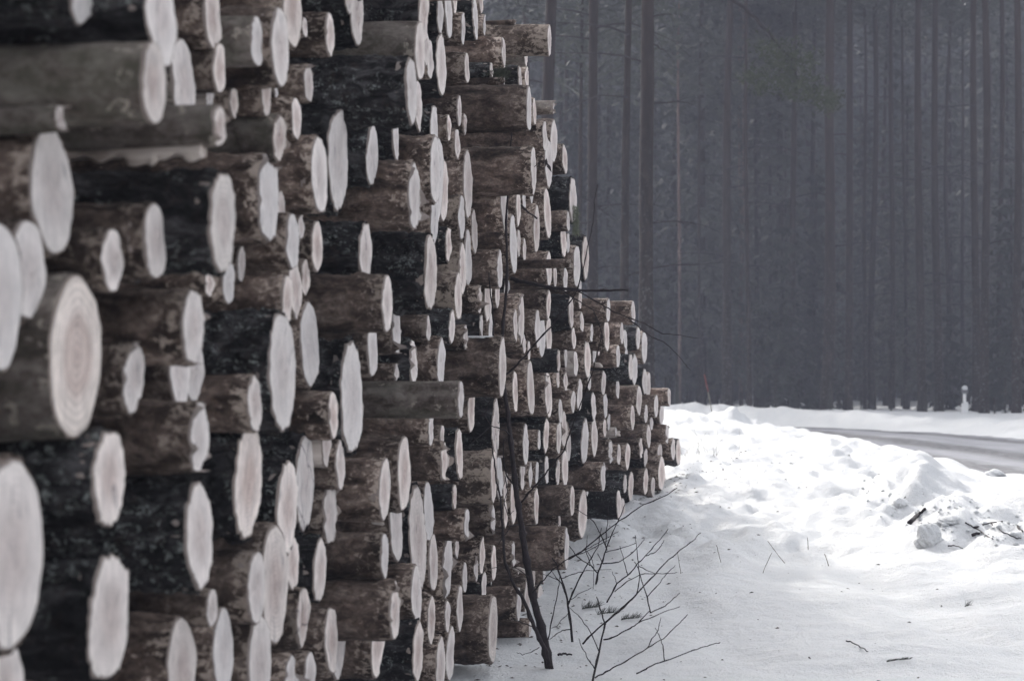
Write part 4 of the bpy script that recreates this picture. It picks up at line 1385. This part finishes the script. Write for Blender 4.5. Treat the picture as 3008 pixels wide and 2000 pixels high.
CROWN = [pine_crown(17, 9.5, 2.4, s) for s in (1, 2, 3)]
def tree(px, d, wpx, lean, label, group, hgt=17, mat=TRUNK, limbs=8, seed=0, py=None, crown=True):
    x = (px - 1504) / F * d; base = Vector((x, d, G(x, d)))
    e = thing('pine_tree', base, label, 'pine tree', group)
    w = wpx / F * d
    obj('trunk', trunk_mesh(hgt, w, lean, seed + 10), mat, e)
    rg = random.Random(seed)
    for k in range(limbs):
        zq = rg.uniform(2.5, 9.5); a = rg.choice((0, PI)) + rg.uniform(-.7, .7); 
        limb(Vector((lean * zq, 0, zq)), zq, a, rg.uniform(.5, 2.2), rg.uniform(-.35, .15), .022, seed * 31 + k).build('branch', TWIG, e)
    if crown:
        c = obj('crown', CROWN[seed % 3], NEEDLE, e); c.location = (lean * 13, 0, hgt - 17); c.rotation_euler = (0, 0, seed * 1.7)
    return e
NEARG = 'pines standing close behind the log pile'
T1 = tree(1894, 38, 47, .0025, 'thickest dark pine with pale lichen specks, right behind the pile', NEARG, 18, limbs=5, seed=1)
tree(1844, 40, 27, .002, 'slender pine directly left of the thickest dark one', NEARG, 17, limbs=5, seed=2)
tree(1737, 42, 35, .001, 'grey pine trunk rising behind the middle step of the pile', NEARG, 17, limbs=7, seed=3)
tree(1612, 40, 43, .006, 'leaning pine trunk behind the longest jutting log', NEARG, 17, limbs=6, seed=4)
tree(1548, 55, 26, .002, 'hazy pine trunk left of the leaning one', NEARG, 18, limbs=4, seed=5)
tree(1482, 62, 26, .001, 'faint pine trunk just above the pile top at left', NEARG, 18, limbs=3, seed=6)
tree(1716, 47, 14, .0, 'thin reddish trunk touching the grey pine on its left', NEARG, 15, limbs=2, seed=7)
# its long needle-covered bough hanging across the top of the view
mb = MB(); db = 36.0
bough = [(1905, -420), (2010, -200), (2130, -10), (2203, 40), (2255, 100), (2290, 130), (2320, 170), (2345, 235), (2400, 290), (2450, 318)]
bp = wobble([P(x, y, db - .0 * i) for i, (x, y) in enumerate(bough)], 3, .03, random.Random(4))
mb.tube([p - T1.location for p in bp], [.045 * (1 - .85 * i / (len(bp) - 1)) for i in range(len(bp))], 6)
bo = mb.build('bough', TWIG, T1)
mb = MB(); rg = random.Random(12)
for (x, y, sx, sy, n) in [(2325, 180, 40, 26, 330), (2255, 145, 26, 18, 140), (2350, 262, 34, 22, 260), (2215, 225, 24, 14, 140), (2425, 290, 24, 20, 190), (2300, 230, 26, 20, 130), (2445, 305, 10, 12, 60), (2230, 262, 14, 10, 50)]:
    for k in range(n):
        p = P(x + rg.gauss(0, sx), y + rg.gauss(0, sy), db + rg.gauss(0, .4)) - T1.location
        d = Vector((rg.uniform(-1, 1), rg.uniform(-1, 1), rg.uniform(-.4, 1))).normalized() * rg.uniform(.07, .16); e = d.cross(Vector((rg.uniform(-1, 1), 1, rg.uniform(-1, 1)))).normalized() * rg.uniform(.012, .03)
        mb.tri(p - e, p + e, p + d)
mb.build('needles', NEEDLE_LIGHT, bo, False)

MIDG = 'tall pines along the far side of the road'
mids = [(2136, 55, 27, 'forked-looking dark trunk standing left of the snow stake gap'), (2192, 53, 14, 'thin dark trunk right beside the pale gap'), (2437, 54, 34, 'stout trunk with flared foot at the road bend'), (2487, 57, 24, 'straight trunk touching the stout flared one'),
        (2541, 62, 12, 'thin trunk right of the bright gap'), (2568, 62, 20, 'trunk between two narrow snow gaps'), (2625, 60, 15, 'narrow trunk left of the marker post group'), (2651, 62, 11, 'very thin trunk beside the narrow one'), (2710, 56, 26, 'broad trunk in front of the snowy hump'), (2745, 57, 25, 'broad trunk right of the snowy hump'),
        (2862, 55, 25, 'dark trunk right behind the marker post'), (2900, 53, 27, 'lichen-streaked dark trunk right of the marker post'), (2938, 60, 18, 'slim trunk behind the lichen-streaked one'), (2996, 52, 27, 'dark trunk at the right edge of the photo'), (2214, 66, 14, 'faint trunk behind the dense spruce'), (2255, 68, 11, 'faint thin trunk rising from the dense spruce'),
        (2332, 60, 20, 'dark trunk right of the dense spruce'), (2308, 72, 10, 'hazy thin trunk above the dense spruce'), (2060, 60, 9, 'young thin trunk near the snow stake'), (2790, 66, 14, 'hazy trunk left of the marker post'), (2825, 70, 12, 'hazy trunk straight above the marker post'), (1660, 66, 18, 'hazy trunk between the leaning and grey pines'),
        (1790, 70, 14, 'hazy trunk left of the slender pine'), (2380, 66, 16, 'hazy trunk left of the stout flared one'), (2600, 70, 14, 'hazy trunk behind the bright gap')]
proto = {}
for i, (px, d, w, lab) in enumerate(mids):
    tree(px, d, w, random.Random(i).uniform(-.004, .004), lab, MIDG, 19, TRUNK_FAR, 2 if d > 58 else 4, 40 + i)
e = tree(1990, 58, 10, .002, 'pale slim trunk standing alone in the hazy gap', MIDG, 16, TRUNK_PALE, 1, 90)
for px, d, w, lab in [(2172, 66, 9, 'pale birch-like trunk in the bright gap'), (2184, 64, 12, 'second pale trunk in the bright gap, slightly wider')]:
    tree(px, d, w, .001, lab, MIDG, 16, TRUNK_PALE, 0, 95 + px)

def spruce(px, d, h, rad, label, seed, h0=.5):
    x = (px - 1504) / F * d; base = Vector((x, d, G(x, d)))
    e = thing('spruce_tree', base, label, 'spruce tree', 'young spruces under the pines')
    obj('trunk', trunk_mesh(h, h * .016, 0, seed, 8, 14), TRUNK_FAR, e)
    obj('crown', spruce_crown(h, rad, seed, h0), NEEDLE_DARK, e)
spruce(2300, 58, 5.6, 1.35, 'dense young spruce beside the bright gap, boughs to the snow', 61, .1)
spruce(2395, 64, 7.5, 1.5, 'dark spruce behind the stout flared trunk', 62)
spruce(2790, 60, 3.0, 1.2, 'low bushy spruce left of the marker post', 63, .05)
spruce(2960, 58, 6.5, 1.8, 'dark spruce filling the right edge behind the trunks', 64)
spruce(2055, 72, 9.5, 1.9, 'hazy spruce behind the pale slim trunk', 65, 1.0)
spruce(2660, 70, 9, 1.9, 'hazy spruce behind the narrow trunks', 66, 1.0)
spruce(1690, 64, 10, 2.0, 'hazy spruce between pines above the pile', 67, 1.5)
spruce(2540, 76, 11, 2.2, 'tall hazy spruce behind the bright gap', 68, 1.2)

# the far wood reads as one mass
rg = random.Random(77); mbT = MB(); far_items = []
sp = []
for s in range(4):
    m_ = spruce_crown(15, 2.3, 300 + s, 1.6, .5, 8, .8); co = np.empty(len(m_.vertices) * 3); m_.vertices.foreach_get('co', co)
    sp.append((co.reshape(-1, 3), np.array([p.vertices[:] for p in m_.polygons])))
Vs = []; Fs = []; b = 0; cnt = 0
while cnt < 745:
    if cnt < 430: d = 85 + 230 * rg.random() ** 1.15; x = rg.uniform(-.10 * d - 3, .27 * d + 5)
    elif cnt < 480: d = rg.uniform(90, 200); x = rg.uniform(-55, -.10 * d - 2.5)
    elif cnt < 530: d = rg.uniform(62, 85); x = rg.uniform(-.06 * d, .27 * d + 3)
    elif cnt < 560: d = rg.uniform(48, 160); x = rg.uniform(.26 * d + 4, .26 * d + 50)
    elif cnt < 700: d = rg.uniform(250, 330); x = rg.uniform(-.05 * d, .27 * d + 5)
    else: d = rg.uniform(51.5, 66); x = rg.uniform(.07 * d, .27 * d)
    V, Fq = sp[cnt % 4]; s = rg.uniform(.75, 1.75); a = rg.uniform(0, 6.28); ca, sa = math.cos(a), math.sin(a)
    s = s if cnt < 480 else rg.uniform(.55, 1.2) if cnt < 530 else s if cnt < 560 else rg.uniform(1.7, 2.6) if cnt < 700 else rg.uniform(.03, .075)
    M = np.array([[ca, -sa, 0], [sa, ca, 0], [0, 0, 1]]) * s
    g = (-.5 + CAMH) if cnt < 700 else G(x, d) - .08
    Vs.append(V @ M.T + np.array([x, d, g])); Fs.append(Fq + b); b += len(V); cnt += 1
    mbT.tube([Vector((x, d, g - .3)), Vector((x, d, g + 14 * s))], [.13 * s, .03], 6, False)
for k in range(70):
    d = rg.uniform(85, 200); x = rg.uniform(-.3 * d - 6, .3 * d + 6); w = rg.uniform(.09, .17)
    mbT.tube([Vector((x, d, -.5 + CAMH - .2)), Vector((x + rg.uniform(-.1, .1), d, 9)), Vector((x + rg.uniform(-.2, .2), d, 19))], [w, w * .8, w * .4], 7, False)
def far_pine(x, d, s, k):
    global b
    m_ = CROWN[k % 3]; co_ = np.empty(len(m_.vertices) * 3); m_.vertices.foreach_get('co', co_)
    q4 = np.array([tuple(p.vertices)[:3] for p in m_.polygons]); a_ = rg.uniform(0, 6.28); c_, s_ = math.cos(a_), math.sin(a_)
    Vs.append((co_.reshape(-1, 3) * np.array([1.25, 1.25, 1])) @ np.array([[c_, -s_, 0], [s_, c_, 0], [0, 0, 1]]).T * s + np.array([x, d, CAMH - .5])); Fs.append(q4 + b); b += len(co_) // 3
    mbT.tube([Vector((x, d, CAMH - .8)), Vector((x, d, 15 * s))], [.15 * s, .06], 7, False)
for k in range(7): far_pine(-8.5 + k * .95 + rg.uniform(-.3, .3), rg.uniform(24.5, 27.5), .85, k)     # unseen pines added behind the pile to shade the near snow
for k in range(150):
    d = rg.uniform(105, 185); far_pine(rg.uniform(-.04 * d, .26 * d + 2), d, d / 92 * rg.uniform(.85, 1.12), k)
V = np.vstack(Vs); Fq = np.vstack(Fs); nT = len(mbT.v)
me = bpy.data.meshes.new('far_forest')
me.from_pydata([tuple(p) for p in mbT.v] + V.tolist(), [], mbT.f + (Fq + nT).tolist()); me.update()
o = obj('far_forest', me, [TRUNK_FAR, NEEDLE]); me.polygons.foreach_set('material_index', [0] * len(mbT.f) + [1] * len(Fq))
tag(o, 'far hazy wood of spruces and pines behind the road, plus unseen pines added for shade', 'forest', None, 'stuff')

# ------------------------------------------------------------------ haze, light, camera
bm = bmesh.new(); bmesh.ops.create_cube(bm, size=1); me = bpy.data.meshes.new('haze'); bm.to_mesh(me); bm.free()
hz = obj('haze', me); hz.scale = (620, 480, 46); hz.location = (0, 190, 21.0)
hm = bpy.data.materials.new('haze_air'); hm.use_nodes = True; nt = hm.node_tree; nt.nodes.clear()
out = nt.nodes.new('ShaderNodeOutputMaterial'); pv = nt.nodes.new('ShaderNodeVolumePrincipled')
pv.inputs['Color'].default_value = (*HAZE_COL, 1); pv.inputs['Density'].default_value = HAZE_D; pv.inputs['Anisotropy'].default_value = -.5
nt.links.new(pv.outputs[0], out.inputs['Volume']); me.materials.append(hm)
tag(hz, 'thin cold mist between the trees', 'haze', None, 'stuff')

w = bpy.data.worlds.new('World'); S.world = w; w.use_nodes = True; nt = w.node_tree
bg = nt.nodes['Background']; sky = nt.nodes.new('ShaderNodeTexSky'); sky.sky_type = 'NISHITA'; sky.sun_disc = False
sky.sun_elevation = math.radians(SUN_EL); sky.sun_rotation = math.radians(SUN_AZ); sky.air_density = 1.0; sky.dust_density = 6.0; sky.ozone_density = 1.0
hs = nt.nodes.new('ShaderNodeHueSaturation'); hs.inputs['Saturation'].default_value = SKY_SAT
nt.links.new(sky.outputs[0], hs.inputs['Color']); nt.links.new(hs.outputs[0], bg.inputs['Color']); bg.inputs['Strength'].default_value = SKY_STR
# azimuth measured clockwise from +Y towards +X, as in the sky node
az = math.radians(SUN_AZ); el = math.radians(SUN_EL)
to_sun = Vector((math.sin(az) * math.cos(el), math.cos(az) * math.cos(el), math.sin(el)))
sl = bpy.data.lights.new('sun', 'SUN'); sl.energy = SUN_STR; sl.angle = math.radians(SUN_ANG); sl.color = (1, .95, .88)
so = bpy.data.objects.new('sun', sl); COL.objects.link(so); so.rotation_euler = to_sun.to_track_quat('Z', 'Y').to_euler(); so.location = (-20, 20, 30)

cam = bpy.data.cameras.new('camera'); cam.sensor_width = 36; cam.lens = 75; cam.clip_end = 2000; cam.clip_start = .05
cam.shift_y = 148 / 3008
cam.dof.use_dof = True; cam.dof.focus_distance = 11.2; cam.dof.aperture_fstop = 5.4
co = bpy.data.objects.new('camera', cam); COL.objects.link(co); co.location = (0, 0, CAMH); co.rotation_euler = (PI / 2, 0, 0)
S.camera = co
S.view_settings.view_transform = 'Standard'; S.view_settings.look = 'None'; S.view_settings.exposure = EXPO; S.view_settings.gamma = 1
S.render.engine = 'CYCLES'
S.cycles.volume_bounces = 1; S.cycles.max_bounces = 6; S.cycles.diffuse_bounces = 3
